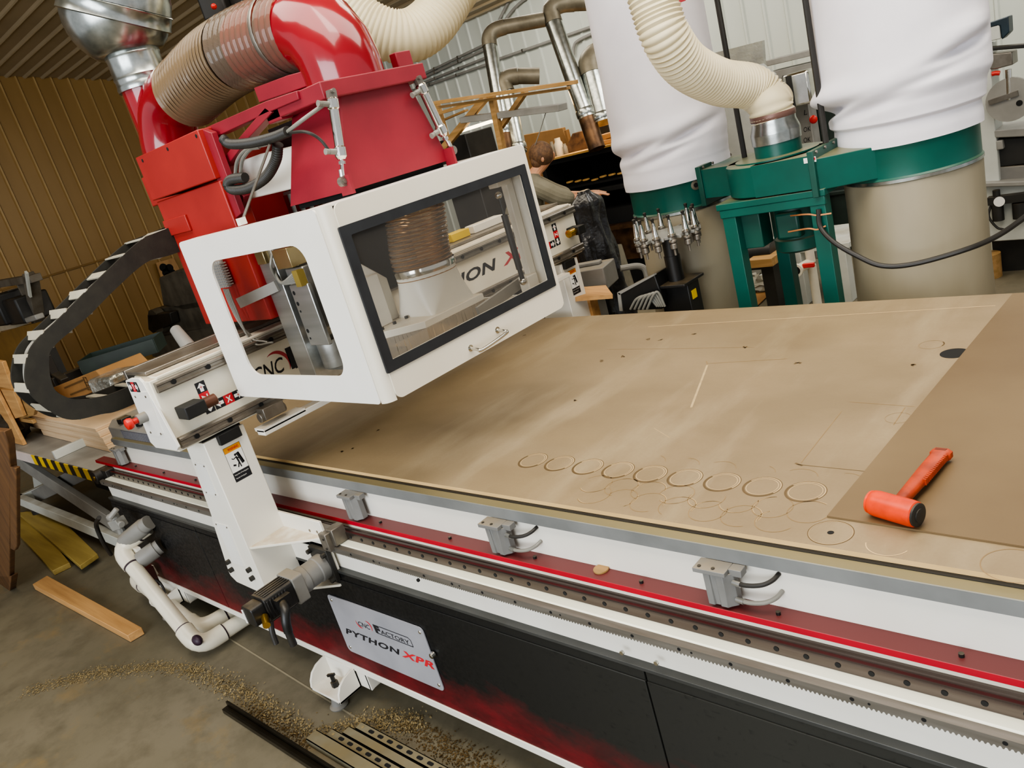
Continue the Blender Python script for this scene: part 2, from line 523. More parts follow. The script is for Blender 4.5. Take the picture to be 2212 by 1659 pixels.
def smooth_path(pts, n=10):
    """Catmull-Rom through the points"""
    pts = [V(p) for p in pts]
    q = [pts[0] * 2 - pts[1]] + pts + [pts[-1] * 2 - pts[-2]]
    out = []
    for i in range(1, len(q) - 2):
        p0, p1, p2, p3 = q[i - 1:i + 3]
        for k in range(n):
            t = k / n
            out.append(.5 * ((2 * p1) + (p2 - p0) * t + (2 * p0 - 5 * p1 + 4 * p2 - p3) * t * t + (3 * p1 - p0 - 3 * p2 + p3) * t ** 3))
    out.append(pts[-1])
    return out


def resample(pts, step):
    pts = [V(p) for p in pts]; out = [pts[0].copy()]; acc = 0.0
    for a, b in zip(pts, pts[1:]):
        L = (b - a).length; t = step - acc
        while t <= L:
            out.append(a + (b - a) * (t / L)); t += step
        acc = (acc + L) % step if L < step - acc else L - (t - step)
    return out


def ribbed(mb, path, r, pitch, depth, seg=28, m=0, caps=False):
    """a flexible hose: rings every pitch along a path"""
    ps = resample(path, pitch / 4)
    rs = [r + (depth if i % 4 == 0 else (depth * .4 if i % 4 in (1, 3) else -depth * .5)) for i in range(len(ps))]
    mb.tube(ps, rs, seg, m, caps)
    return ps


def rrect(w, h, r, n=5):
    """rounded rectangle outline centred on the origin"""
    out = []
    for cx, cy, a0 in ((w / 2 - r, h / 2 - r, 0), (-w / 2 + r, h / 2 - r, 90), (-w / 2 + r, -h / 2 + r, 180), (w / 2 - r, -h / 2 + r, 270)):
        for k in range(n + 1):
            a = math.radians(a0 + 90 * k / n)
            out.append((cx + r * math.cos(a), cy + r * math.sin(a)))
    return out


def arc(c, r, a0, a1, n=8, u=(1, 0, 0), w=(0, 0, 1)):
    c, u, w = V(c), V(u), V(w)
    return [c + (u * math.cos(math.radians(a0 + (a1 - a0) * k / n)) + w * math.sin(math.radians(a0 + (a1 - a0) * k / n))) * r for k in range(n + 1)]
# ================================================================ the setting
WX, WY = -11.5, 8.6                       # left gable wall, back wall
mb = MB().box(WX - .1, 4.5, -5.5, WY + .1, -.1, 0)
mb.build('floor', FLOOR, kind='structure', smooth=0)


def ceil_z(y): return 4.75 - .173 * y


# corrugated sheets: one profile swept along the wall
def rib_profile(length, pitch, depth, minor=True):
    pts = []
    n = int(length / pitch)
    for i in range(n):
        a = i * pitch
        pts += [(a, 0), (a + pitch * .40, 0), (a + pitch * .46, depth), (a + pitch * .56, depth), (a + pitch * .62, 0)]
    pts.append((n * pitch, 0))
    return pts


mb = MB()
pr = rib_profile(14, .204, .022)
lo = [V((WX + d, -5.0 + a, 0)) for a, d in pr]
hi = [V((WX + d, -5.0 + a, ceil_z(-5.0 + a))) for a, d in pr]
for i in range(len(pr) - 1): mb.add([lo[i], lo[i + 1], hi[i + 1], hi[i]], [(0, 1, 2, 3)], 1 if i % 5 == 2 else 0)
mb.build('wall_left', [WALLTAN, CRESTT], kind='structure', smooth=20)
mb = MB()
pass
MB().box(WX, WX + .03, -5, WY, 1.60, 1.625).build('trim_1', WALLTAN2, kind='structure', smooth=0)

mb = MB()
pr = rib_profile(16, .229, .02)
for i in range(len(pr) - 1):
    (a, d), (b, e) = pr[i], pr[i + 1]
    za = ceil_z(WY)
    mb.add([(WX + a, WY - d, 0), (WX + b, WY - e, 0), (WX + b, WY - e, za), (WX + a, WY - d, za)], [(0, 1, 2, 3)])
mb.build('wall_back', WALLW, kind='structure', smooth=20)

mb = MB()
pr = rib_profile(14.2, .204, .022)
for i in range(len(pr) - 1):
    (a, d), (b, e) = pr[i], pr[i + 1]
    ya, yb = -5.3 + a, -5.3 + b
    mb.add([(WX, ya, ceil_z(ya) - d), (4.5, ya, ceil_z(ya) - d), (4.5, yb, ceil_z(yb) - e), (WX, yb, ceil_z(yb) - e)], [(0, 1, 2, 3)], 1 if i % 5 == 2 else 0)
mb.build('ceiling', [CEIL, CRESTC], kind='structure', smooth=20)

# saw-cut line and sawdust on the concrete
mb = MB()
a, b = P(560, 1420, z=.001), P(752, 1540, z=.001)
d = (b - a); a = a - d * 1.2; b = b + d * .35
n = V((-d.y, d.x, 0)).normalized() * .0035
mb.add([a - n, b - n, b + n, a + n], [(0, 1, 2, 3)])
mb.build('floor_joint', M('floor_joint_line', '9a917a', rough=.8), kind='structure', smooth=0)


def drift(name, pts, label, mat, h=.008, cell=.012, seed=1, dens=6):
    """low heap of sawdust over an outline on the floor"""
    rnd = random.Random(seed)
    xs = [p[0] for p in pts]; ys = [p[1] for p in pts]

    def inside(x, y):
        c = False; j = len(pts) - 1
        for i in range(len(pts)):
            if (pts[i][1] > y) != (pts[j][1] > y) and x < (pts[j][0] - pts[i][0]) * (y - pts[i][1]) / (pts[j][1] - pts[i][1]) + pts[i][0]: c = not c
            j = i
        return c
    mb = MB()
    area_ = (max(xs) - min(xs)) * (max(ys) - min(ys))
    cx_, cy_ = sum(xs) / len(xs), sum(ys) / len(ys)
    for _ in range(int(area_ / (cell * cell) * dens)):
        x, y = rnd.uniform(min(xs), max(xs)), rnd.uniform(min(ys), max(ys))
        if not inside(x, y): continue
        x += rnd.gauss(0, cell * 1.6); y += rnd.gauss(0, cell * 1.6)
        a = rnd.uniform(0, 6.3); L = cell * rnd.uniform(.15, .75); z = .001 + rnd.random() * h; W_ = L * rnd.uniform(.3, .9)
        L *= .42; dx, dy = math.cos(a) * L, math.sin(a) * L; ex, ey = -math.sin(a) * W_, math.cos(a) * W_
        mb.add([(x - dx, y - dy, z), (x + ex, y + ey, z + h * rnd.random() * .6), (x + dx, y + dy, z), (x - ex, y - ey, max(.0008, z - h * .4))], [(0, 1, 2, 3)])
    o = mb.build(name, mat, smooth=0)
    return tag(o, label, 'sawdust', kind='stuff')


def fl(*px): return [tuple(P(x, y, z=0))[:2] for x, y in px]


drift('sawdust', fl((420, 1440), (500, 1468), (580, 1515), (690, 1580), (800, 1540), (920, 1545), (900, 1585), (800, 1590), (740, 1590), (690, 1605), (560, 1535), (400, 1455)),
      'loose tan sawdust swept along the floor below the machine', SAWDUST, seed=3)
drift('sawdust', fl((520, 1535), (560, 1530), (690, 1600), (660, 1615), (600, 1580)),
      'strip of dark damp sawdust beside the long black angle bars', SAWDARK, .004, seed=4)
drift('sawdust', fl((840, 1552), (900, 1560), (1090, 1659), (1060, 1690), (960, 1640)),
      'dark damp sawdust beyond the slotted steel channels', SAWDARK, .004, seed=5)
drift('sawdust', fl((200, 1448), (330, 1436), (430, 1440), (440, 1455), (330, 1450), (200, 1464), (60, 1500), (50, 1492)),
      'thin arc of pale sawdust on the open floor near the white pipes', SAWDUST, .003, .012, seed=6, dens=7)

# ================================================================ CNC router base
X0, X1 = -4.3, .95
router = thing('cnc_router', (-2, 1.99, 0), 'white CNC router bed with black and red printed side panels on levelling feet', 'CNC router')
mb = MB()
mb.box(X0 + .05, X1, 1.225, 2.79, .72, .853)
mb.box(X0 + .02, X1, 1.12, 2.86, .172, .68)
mb.box(X0 + .02, X1, 1.155, 2.83, .66, .72)
mb.build('bed_frame', WHITE, router, bevel=.003)
MB().box(X0 + .02, X1, 1.095, 2.88, .144, .173).build('bottom_flange', WHITE, router, bevel=.002)
MB().box(X0 - .2, X1, 1.176, 1.2255, .741, .757).build('way_cover', REDPLATE, router, bevel=.001)
MB().box(X0 + .02, X1, 1.181, 1.224, .722, .741).build('rail_ledge', CREAM, router)
for side in (0, 1):                          # linear guide rails with sunk bolts
    mb = MB()
    prof = [(1.186, .6985), (1.151, .6985), (1.150, .700), (1.150, .7265), (1.152, .7285), (1.160, .7285), (1.164, .7255), (1.172, .7255), (1.175, .7285), (1.186, .7285)]
    if side: prof = [(3.98 - y, z) for y, z in prof]
    mb.prism([(X0, y, z) for y, z in prof], (X1 - X0, 0, 0))
    yf = 1.1497 if not side else 2.8303
    k = 0
    while X0 + .04 + k * .0605 < X1:
        x = X0 + .04 + k * .0605
        mb.cyl((x, yf, .713), (x, yf - (.0006 if not side else -.0006), .713), .0058, seg=12, m=1)
        k += 1
    mb.build('linear_rail', [RAILST, HOLE], router, smooth=20)
LEDGE = M('ivory_rail_ledge', 'e6e6d6', 'dcdcc8', rough=.3, scale=3, stretch=(.3, 2, 2))
MB().box(X0 + .02, X1, 1.119, 1.185, .668, .6985).build('rack_ledge', LEDGE, router, bevel=.006)
mb = MB()                                    # helical rack, teeth pointing down
pts = [(X1, 1.101, .6965), (X0, 1.101, .6965)]
x = X0
while x < X1 - .008:
    pts += [(x, 1.101, .679), (x + .0022, 1.101, .6745), (x + .004, 1.101, .6745), (x + .0062, 1.101, .679)]
    x += .0085
pts.append((X1, 1.101, .679))
mb.prism(pts, (0, .019, 0))
for k in range(int((X1 - X0) / .12)):
    xx = X0 + .05 + k * .12
    mb.cyl((xx, 1.101, .688), (xx, 1.1003, .688), .0042, seg=10, m=1)
    if k % 3 == 1: mb.cyl((xx + .03, 1.101, .688), (xx + .03, 1.1003, .688), .0026, seg=8, m=1)
mb.build('gear_rack', [RACKST, HOLE], router, smooth=0)
# side panels
for a, b in ((X0 + .02, -3.305), (-3.300, -1.005), (-1.0, X1)):
    mb = MB()
    mb.box(a, b, 1.098, 1.12, .173, .566)
    mb.box(a, b, 1.101, 1.12, .566, .594)
    mb.build('side_panel', PANEL, router, bevel=.0015)
LIP = M('panel_lip', '3c3d3c', '323331', rough=.4, scale=6)
MB().box(X0 + .02, X1, 1.0985, 1.122, .594, .604).build('panel_lip', LIP, router, bevel=.001)
for px, py in ((1345, 1408), (1419, 1430), (905, 1252)):
    p = P(px, py, y=1.1)
    MB().hexbolt(p, (0, -1, 0), .0055, .006).build('bolt', CHROME if px > 1000 else HOLE, router)
for k in range(16):
    xx = X0 + .3 + k * .33
    if not (-2.75 < xx < -2.2):
        MB().hexbolt((xx, 1.2, .757), (0, 0, 1), .005, .007).build('way_cover_bolt', BLACK, router)
# the aluminium extrusion that edges the bed, locating cylinders with air lines
mb = MB()
mb.prism([(X0 + .08, y, z) for y, z in ((1.213, .853), (1.213, .8855), (1.2145, .887), (1.2435, .887), (1.2435, .853))], (X1 - X0 - .08, 0, 0))
mb.build('edge_extrusion', ALUD, router, smooth=0)
MB().box(X0 + .08, X1, 1.2435, 1.2565, .853, .8885).build('rubber_seal', RUBBER, router)
MB().box(X0 + .08, X1, 1.2565, 2.7535, .853, .8815).build('bed_plate', DARK, router)
mb = MB(); mb.box(X0 + .08, X1, 2.76, 2.80, .853, .885); mb.build('edge_extrusion', ALUD, router)
for xc in (-4.13, -2.79, -2.125, -1.46, -.81, -.15):
    c = MB()
    c.box(xc - .052, xc + .022, 1.172, 1.213, .842, .8525)
    c.box(xc + .022, xc + .05, 1.190, 1.213, .836, .8525)
    c.prism([(xc - .032 + dx, y, .842) for dx, y in ((0, 1.176), (.014, 1.176), (.016, 1.180), (.027, 1.180), (.029, 1.176), (.045, 1.176), (.050, 1.182), (.062, 1.192), (.062, 1.21), (0, 1.21))], (0, 0, -.078))
    cy = c.build('locating_cylinder', GREY, router, bevel=.0012)
    if xc > -2.5:
        for dz, mt in ((.016, CABLE), (.058, GREYT)):
            zz = .838 - dz
            if xc < -2: continue
            MB().tube(smooth_path([(xc + .030, 1.190, zz), (xc + .06, 1.186, zz + .002), (xc + .09, 1.192, zz + .006), (xc + .108, 1.206, zz + .012), (xc + .115, 1.224, zz + .018)], 6), .0048, 10).build('air_tube', mt, cy)
            MB().cyl((xc + .028, 1.190, zz), (xc + .046, 1.187, zz), .0065, seg=10).build('fitting', ALU, cy)
    for dx in (-.040, -.008): MB().hexbolt((xc + dx, 1.182, .8525), (0, 0, 1), .004, .002).build('bolt', DARK, cy)
# cap at the left end of the rail, and a cut-out disc dropped on the red cover
m = MB(); m.box(X0 - .07, X0 + .03, 1.135, 1.19, .675, .735); m.cyl((X0 - .06, 1.10, .705), (X0 - .06, 1.19, .705), .036, seg=20); ec_ = m.build('rail_end_cap', DARK, router, bevel=.003)
MB().cyl((X0 - .06, 1.097, .705), (X0 - .06, 1.10, .705), .012, seg=12).build('roller_pin', BRASS, ec_)
p = P(1299, 1231, z=.7575)
tag(MB().lathe([(.019, 0), (.0195, .001), (.0195, .004), (.019, .005)], (p.x, p.y, .7572), seg=28).build('wooden_disc', PINED, loc=(p.x, p.y, .757)), 'small round wooden cut-out lying on the red rail cover', 'disc')
# feet
for xc in (-2.46, -3.95, -.6):
    hw = .096
    f = MB()
    f.box(xc - hw, xc + hw, 1.0, 1.10, .068, .078)
    side = [(1.10, .068), (1.0, .068), (1.0, .082), (1.006, .105), (1.022, .13), (1.048, .147), (1.078, .154), (1.10, .155)]
    for sx in (-hw, hw - .01):
        f.prism([(xc + sx, y, z) for y, z in side], (.01, 0, 0))
    f.box(xc - hw, xc + hw, 1.092, 1.10, .07, .155)
    f.prism([(xc + hw + .05, 1.10, .144), (xc + hw + .05, 1.10, .072), (xc + hw + .05, 1.24, .10), (xc + hw + .05, 1.24, .144)], (.014, 0, 0))
    f.box(xc - hw, xc + hw + .06, 1.10, 1.30, .072, .150)
    fo = f.build('foot', WHITE, router, bevel=.0015)
    MB().lathe([(.034, 0), (.036, .006), (.026, .014), (.018, .045), (.018, .069)], (xc, 1.035, 0), seg=20).build('levelling_pad', GREYP, fo)
    m = MB().cyl((xc, 1.05, .078), (xc, 1.05, .10), .014, seg=6).cyl((xc, 1.05, .10), (xc, 1.05, .125), .008, seg=10)
    m.obox((xc - .002, 1.05, .128), (.034, .009, .009), (1, .4, .2))
    m.build('levelling_bolt', BLACK, fo)
# name plate
nx0, nx1, nz0, nz1 = -2.342, -1.826, .243, .483
mb = MB()
out = rrect(nx1 - nx0, nz1 - nz0, .018)
mb.prism([((nx0 + nx1) / 2 + a, 1.0965, (nz0 + nz1) / 2 + b) for a, b in out], (0, -.003, 0))
plate = mb.build('name_plate', BRUSHED, router, smooth=20)
yb = 1.0935


def onp(px, py): return P(px, py, y=yb)


EX, EZ = (1, 0, 0), (0, 0, 1)
t = MB()
t.text('PYTHON', (-2.310, yb, .326), EX, EZ, .310, .026, 0, shear=.25, bold=.035, space=1.12)
t.text('CNC', (-2.199, yb, .390), EX, EZ, .066, .0195, 0, shear=.12, bold=.005)
t.text('F', (-2.108, yb, .388), EX, EZ, .034, .0335, 0, shear=-.08, bold=.07)
t.text('ACTORY', (-2.073, yb, .3925), EX, EZ, .148, .0165, 0, bold=.008)
for p0, p1 in (((-2.074, .4208), (-1.924, .4208)), ((-1.924, .4208), (-1.913, .413)), ((-1.913, .413), (-1.911, .3885)), ((-2.098, .3885), (-1.911, .3885))):
    t.bar((p0[0], yb - .0004, p0[1]), (p1[0], yb - .0004, p1[1]), .0004, .0028, (0, 0, 1) if abs(p0[0] - p1[0]) > .02 else (1, 0, 0))
t.build('lettering', BLACKP, plate, smooth=0)
t = MB()
t.text('XPR', (-1.999, yb, .325), EX, EZ, .163, .029, 0, shear=.3, bold=.035, space=1.1)


def crescent(mb, c, r, a0, a1, u, w, tw):
    """thin swoosh, thickest in the middle"""
    c, u, w = V(c), V(u), V(w); n = 16; o, i_ = [], []
    for k in range(n + 1):
        a = math.radians(a0 + (a1 - a0) * k / n); dr = tw * math.sin(PI * (k + .4) / (n + .8))
        o.append(c + (u * math.cos(a) + w * math.sin(a)) * r); i_.append(c + (u * math.cos(a) + w * math.sin(a)) * (r - dr))
    for k in range(n): mb.add([o[k], o[k + 1], i_[k + 1], i_[k]], [(0, 1, 2, 3)])


crescent(t, (-2.189, yb - .0006, .4035), .0215, 165, 300, EX, EZ, .006)
crescent(t, (-2.141, yb - .0006, .4025), .0215, -50, 110, EX, EZ, .006)
t.build('lettering', REDP, plate, smooth=0)
for x, z in ((nx0 + .02, nz0 + .02), (nx1 - .02, nz0 + .02), (nx0 + .02, nz1 - .02), (nx1 - .02, nz1 - .02)):
    MB().ball((x, yb, z), .0065, (1, .4, 1), 12, 6).build('screw', CHROME, plate)
lk = onp(937, 1413)
MB().cyl((lk.x, yb, lk.z), (lk.x, yb - .012, lk.z), .011, .009, 16).cyl((lk.x, yb - .012, lk.z), (lk.x, yb - .014, lk.z), .006, seg=8).build('lock', CHROME, plate)
# the two grey dust boxes on the left end of the bed
mb = MB()
hx0, hx1 = -4.27, -3.42
mb.prism([(hx0, y, z) for y, z in ((1.222, .857), (1.222, .872), (1.236, .885), (1.236, .935), (1.27, .965), (1.50, .965), (1.50, .857))], (hx1 - hx0, 0, 0))
head = mb.build('squeeze_roller_box', GREYP, router, bevel=.004)
m = MB()
for k in range(30):
    x = hx0 + .17 + k * .02
    m.box(x, x + .010, 1.2335, 1.2365, .889, .929)
m.box(hx0 + .165, hx1 - .08, 1.2352, 1.2362, .886, .932, 1)
m.build('ribbed_screen', [RIB, M('screen_backing', '4c4c56', '44444c', rough=.6)], head, smooth=0)
for k in range(6):
    x = hx0 + .12 + k * .115
    m = MB(); m.prism([(x + a, 1.255 + b, .957) for a, b in ((0, 0), (.03, -.012), (.062, .0), (.062, .05), (0, .05))], (0, 0, .026))
    m.build('guide_block', BLACK, head, bevel=.003)

# ---------------------------------------------------------------- pneumatic and vacuum fittings on the left end of the base
px = P(290, 1150, y=1.0)
valve = thing('vacuum_filter', (-4.2, 1.05, .2), 'pair of dusty grey filter bowls and valves on the left end of the router', 'filter')
for (q0, q1) in (((268, 1172), (322, 1128)), ((300, 1212), (345, 1180))):
    a, b = P(*q0, y=.98), P(*q1, y=1.08)
    m = MB(); d = (b - a)
    m.lathe([(.036, 0), (.041, .012), (.041, d.length * .8), (.036, d.length * .82), (.036, d.length)], a, d, 20)
    m.build('filter_bowl', GREYP, valve)
m = MB(); c = P(255, 1130, y=1.0)
m.obox(c, (.07, .05, .05), (1, .3, .2)).cyl(c + V((-.09, 0, .02)), c + V((.05, 0, 0)), .017, seg=10).cyl(c + V((0, 0, -.07)), c + V((0, 0, .05)), .02, seg=10).cyl(c + V((.03, -.03, .05)), c + V((.05, .01, .08)), .014, seg=8)
m.build('valve_block', GREYP2, valve, bevel=.003)
MB().tube(smooth_path([P(214, 1118, y=1.0), P(208, 1135, y=1.0), P(222, 1170, y=1.0), P(240, 1198, y=1.02)], 8), .011, 10).build('hose', CABLE, valve)
c = P(318, 1240, y=1.04)
m = MB().obox(c, (.11, .05, .1), (1, 0, -.1)).cyl(c + V((.02, -.06, -.02)), c + V((.02, .02, -.02)), .022, seg=10).cyl(c + V((.06, -.05, -.05)), c + V((.1, .0, -.03)), .016, seg=10)
m.build('red_gauge_block', M('dark_red_valve', '5c2019', '3a1712', rough=.5), valve, bevel=.003)
MB().tube(arc(P(346, 1268, y=1.03), .04, 0, 360, 20)[:-1], .006, 8, closed=True).build('cable_loop', CABLE, valve)
m = MB(); c = P(283, 1178, y=1.0)
m.obox(c + V((.06, 0, -.03)), (.05, .02, .06)); m.build('white_tag', WHITE, valve)


def pvc(name, pts, r, label):
    pts = [V(p) for p in pts]
    t_ = thing(name, (pts[1].x, pts[1].y, 0), label, 'pipe')
    path = []
    for i, p in enumerate(pts):                # bends rounded off
        if 0 < i < len(pts) - 1:
            u = (pts[i - 1] - p).normalized(); w = (pts[i + 1] - p).normalized()
            for k in range(7):
                s = k / 6; q0 = p + u * r * 2.2; q1 = p + w * r * 2.2
                path.append(q0 * (1 - s) ** 2 + p * 2 * s * (1 - s) + q1 * s * s)
        else: path.append(p)
    MB().tube(path, r, 20).build('pipe', PVC, t_)
    for i in range(1, len(pts) - 1):
        p = pts[i]; u = (pts[i - 1] - p).normalized(); w = (pts[i + 1] - p).normalized()
        el = [p + u * r * 3.4] + [(p + u * r * 2.2) * (1 - s / 6) ** 2 + p * 2 * s / 6 * (1 - s / 6) + (p + w * r * 2.2) * (s / 6) ** 2 for s in range(7)] + [p + w * r * 3.4]
        MB().tube(el, r * 1.17, 20).build('elbow', PVC, t_)
        for q, dd in ((p + u * r * 3.4, u), (p + w * r * 3.4, w)):
            MB().cyl(q, q + dd * .007, r * 1.06, seg=20).build('primer_ring', PURPLE, t_)
    return t_


up = P(276, 1158, y=.97); low = P(430, 1400, z=.06)
a = P(256, 1186, y=.95)
pv = pvc('vacuum_pipe', [P(320, 1140, y=1.08), a, V((low.x, low.y, .06)), V((low.x + .05, low.y + .75, .06))], .035,
         'white plastic pipe nearest the viewer, bent from the grey filters to the floor')
MB().ball(P(426, 1383, z=.11), .03, (1.1, .7, .8), 12, 8).build('primer_stain', PURPLE, pv)
a2 = P(292, 1250, y=1.06); l2 = P(395, 1392, z=.06)
pvc('vacuum_pipe', [P(345, 1225, y=1.12), a2, V((l2.x - .02, l2.y + .1, .06)), V((low.x - .02, low.y + .85, .06))], .035,
    'white plastic pipe behind the other, running down to the floor')

# ================================================================ spoilboard and what lies on it
spoil = MB()
sx0, sx1 = -4.15, .93
spoil.add([(sx0, 1.2545, .8995), (sx1, 1.2545, .8995), (sx1, 2.757, .8995), (sx0, 2.757, .8995)], [(0, 1, 2, 3)], 0)
spoil.add([(sx0, 1.2545, .8820), (sx1, 1.2545, .8820), (sx1, 2.757, .8820), (sx0, 2.757, .8820)], [(0, 3, 2, 1)], 0)
spoil.add([(sx0, 1.2545, .8820), (sx1, 1.2545, .8820), (sx1, 1.2545, .8995), (sx0, 1.2545, .8995)], [(0, 1, 2, 3)], 1)
spoil.add([(sx1, 1.2545, .8820), (sx1, 2.757, .8820), (sx1, 2.757, .8995), (sx1, 1.2545, .8995)], [(0, 1, 2, 3)], 1)
spoil.add([(sx0, 2.757, .8820), (sx0, 1.2545, .8820), (sx0, 1.2545, .8995), (sx0, 2.757, .8995)], [(0, 1, 2, 3)], 1)
spoil.add([(sx1, 2.757, .8820), (sx0, 2.757, .8820), (sx0, 2.757, .8995), (sx1, 2.757, .8995)], [(0, 1, 2, 3)], 1)


def ring(cx, cy, r, w, m, a0=0, a1=360, z=.8999, n=40):
    for k in range(n):
        t0, t1 = math.radians(a0 + (a1 - a0) * k / n), math.radians(a0 + (a1 - a0) * (k + 1) / n)
        spoil.add([(cx + (r - w) * math.cos(t0), cy + (r - w) * math.sin(t0), z), (cx + r * math.cos(t0), cy + r * math.sin(t0), z),
                   (cx + r * math.cos(t1), cy + r * math.sin(t1), z), (cx + (r - w) * math.cos(t1), cy + (r - w) * math.sin(t1), z)], [(0, 1, 2, 3)], m)


for k in range(9):                          # routed circles, shadowed on one side and lit on the other
    cx, cy = -1.525 + .1005 * k, 1.4455
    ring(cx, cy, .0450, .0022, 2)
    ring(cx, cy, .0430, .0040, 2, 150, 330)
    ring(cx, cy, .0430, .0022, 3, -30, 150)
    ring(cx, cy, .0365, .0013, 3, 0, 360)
rnd = random.Random(5)
for j, yy in enumerate((1.368, 1.318)):
    for k in range(9):
        cx = -1.24 + k * .0795 + .03 * j
        if cx > -.66: continue
        s = rnd.uniform(0, 360)
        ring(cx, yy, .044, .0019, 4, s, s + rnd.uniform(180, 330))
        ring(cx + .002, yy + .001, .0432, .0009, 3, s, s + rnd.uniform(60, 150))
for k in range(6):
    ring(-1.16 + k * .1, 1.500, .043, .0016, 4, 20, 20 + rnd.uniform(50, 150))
ring(-.614, 1.305, .044, .0022, 2); ring(-.614, 1.305, .042, .001, 3)
ring(-.614, 1.305, .0065, .0065, 5)
ring(-.30, 1.288, .05, .002, 4); ring(-.70, 2.32, .034, .0012, 4); ring(-.70, 2.32, .0335, .0035, 2, -20, 40)
ring(-.645, 1.83, .03, .001, 4)
ring(-.503, 1.296, .04, .0022, 3, 190, 340)


def groove(p, q, w, m, z=.8999):
    p, q = V((p.x, p.y, z)), V((q.x, q.y, z)); n = (q - p).cross(V((0, 0, 1))).normalized() * w / 2
    spoil.add([p - n, q - n, q + n, p + n], [(0, 1, 2, 3)], m)


B_ = lambda x, y: P(x, y, z=.8999)
groove(B_(1528, 788), B_(1493, 880), .007, 6)
groove(B_(1528, 788), B_(1526, 780), .004, 4)
groove(B_(1413, 925), B_(1446, 945), .002, 6)
groove(B_(1818, 888), B_(1730, 1000), .002, 4)
groove(B_(1720, 1003), B_(1870, 1018), .002, 2)
groove(B_(1718, 1000), B_(1733, 1006), .005, 2)
groove(B_(1835, 868), B_(1975, 878), .0018, 4)
groove(B_(1955, 880), B_(1930, 918), .0025, 4)
groove(B_(1530, 785), B_(1700, 775), .0025, 4)
groove(B_(1310, 755), B_(1630, 750), .0018, 4)
groove(B_(1400, 706), B_(2150, 660), .004, 3)
for q in ((1297, 780), (1345, 770), (1608, 750), (1722, 784), (1967, 788), (1400, 733), (1425, 735), (1500, 722), (1240, 866), (815, 930), (735, 977), (757, 970), (1133, 724)):
    p = B_(*q)
    for i in range(3):
        a = rnd.uniform(0, 3); L = rnd.uniform(.006, .014)
        groove(p + V((rnd.uniform(-.01, .01), rnd.uniform(-.01, .01), 0)), p + V((L * math.cos(a), L * math.sin(a), 0)), .006, 2)
hx, hy = -.623, 2.251                       # the larger hole through the board
ring(hx, hy, .037, .037, 5)
spoil_o = spoil.build('spoilboard', [BOARD, BOARDEDGE, GROOVE, GROOVEL, GROOVEF, HOLE, SMUDGE], smooth=0, loc=(-2, 2, .88))
tag(spoil_o, 'large tan spoilboard routed with rows of circles, lying on the router bed', 'board')

mb = MB()
mb.prism([(-.640, 1.356, .9), (.9, 1.300, .9), (.9, 2.75, .9), (-.578, 2.742, .9)], (0, 0, .004))
tag(mb.build('hardboard_sheet', SHEET, smooth=0, loc=(.1, 2, .9)), 'dark brown hardboard sheet on the spoilboard under the orange mallet', 'board')

ham = thing('dead_blow_mallet', (-.505, 1.36, .904), 'orange dead blow mallet lying on the brown hardboard sheet', 'mallet')
h0, h1 = V((-.558, 1.386, .930)), V((-.468, 1.360, .930))
d = (h1 - h0).normalized()
mb = MB(); L = (h1 - h0).length
mb.lathe([(.022, 0), (.025, .004), (.026, .012), (.026, L - .012), (.025, L - .003), (.022, L)], h0, d, 28)
mb.build('head', ORANGE, ham)
MB().lathe([(.0232, 0), (.0232, .004), (.018, .006)], h1 - d * .001, d, 24).lathe([(.014, .004), (.014, .007), (.009, .008)], h1, d, 20).build('face_cap', DARK, ham)
MB().lathe([(.0232, 0), (.0232, .004), (.018, .006)], h0 + d * .001, -d, 24).build('face_cap', ORANGE, ham)
g0 = V((-.513, 1.385, .928)); g1 = V((-.494, 1.63, .920))
gd = (g1 - g0).normalized(); sd = gd.cross(V((0, 0, 1))).normalized(); up_ = sd.cross(gd)
mb = MB(); loops = []
for s, w, hh in ((0, .015, .010), (.09, .0125, .0095), (.35, .0145, .0095), (.62, .0165, .0105), (.93, .017, .011), (.94, .0205, .0125), (1, .0205, .0115)):
    c = g0 + gd * ((g1 - g0).length * s)
    loops.append([c + sd * (w * a) + up_ * (hh * b) for a, b in ((1, .5), (.6, 1), (-.6, 1), (-1, .5), (-1, -.5), (-.6, -1), (.6, -1), (1, -.5))])
mb.loft(loops)
for k in range(16):
    c = g0 + gd * (.105 + k * .0075)
    mb.obox(c + sd * .0155 + up_ * .003, (.004, .006, .013), gd, up_)
hg = mb.build('handle', ORANGED, ham, smooth=50)
MB().obox(g1 - gd * .008 + up_ * .0118, (.010, .022, .0016), gd, up_).build('hang_slot', M('dark_orange_slot', '6d2a12', rough=.6), hg)
# ================================================================ gantry
gantry = thing('gantry', (-2.58, 1.98, .55), 'white gantry bridge with two grey rails spanning the router bed on side posts', 'gantry')
GX = -2.47
mb = MB().box(-2.64, GX, .876, 3.07, 1.135, 1.378)
mb.box(-2.64, GX + .004, .90, 3.05, 1.372, 1.384)
mb.build('beam', CREAM, gantry, bevel=.004)
MB().box(-2.70, -2.535, .90, 3.05, 1.386, 1.398).box(-2.72, -2.70, .90, 3.05, 1.30, 1.402).build('top_way_cover', STEEL, gantry, bevel=.002)
for z0, z1 in ((1.144, 1.181), (1.335, 1.368)):
    m = MB(); zc = (z0 + z1) / 2; h = (z1 - z0)
    prof = [(0, z0), (.016, z0), (.020, z0 + h * .12), (.020, z0 + h * .3), (.016, z0 + h * .38), (.016, z0 + h * .62), (.020, z0 + h * .7), (.020, z1 - h * .12), (.016, z1), (0, z1)]
    m.prism([(GX + a, .886, b) for a, b in prof], (0, 2.18, 0))
    for k in range(18):
        y = .94 + k * .12
        m.cyl((GX + .0195, y, zc), (GX + .0207, y, zc), .0085, seg=12, m=1)
    m.build('linear_rail', [STEEL, HOLE], gantry, smooth=20)
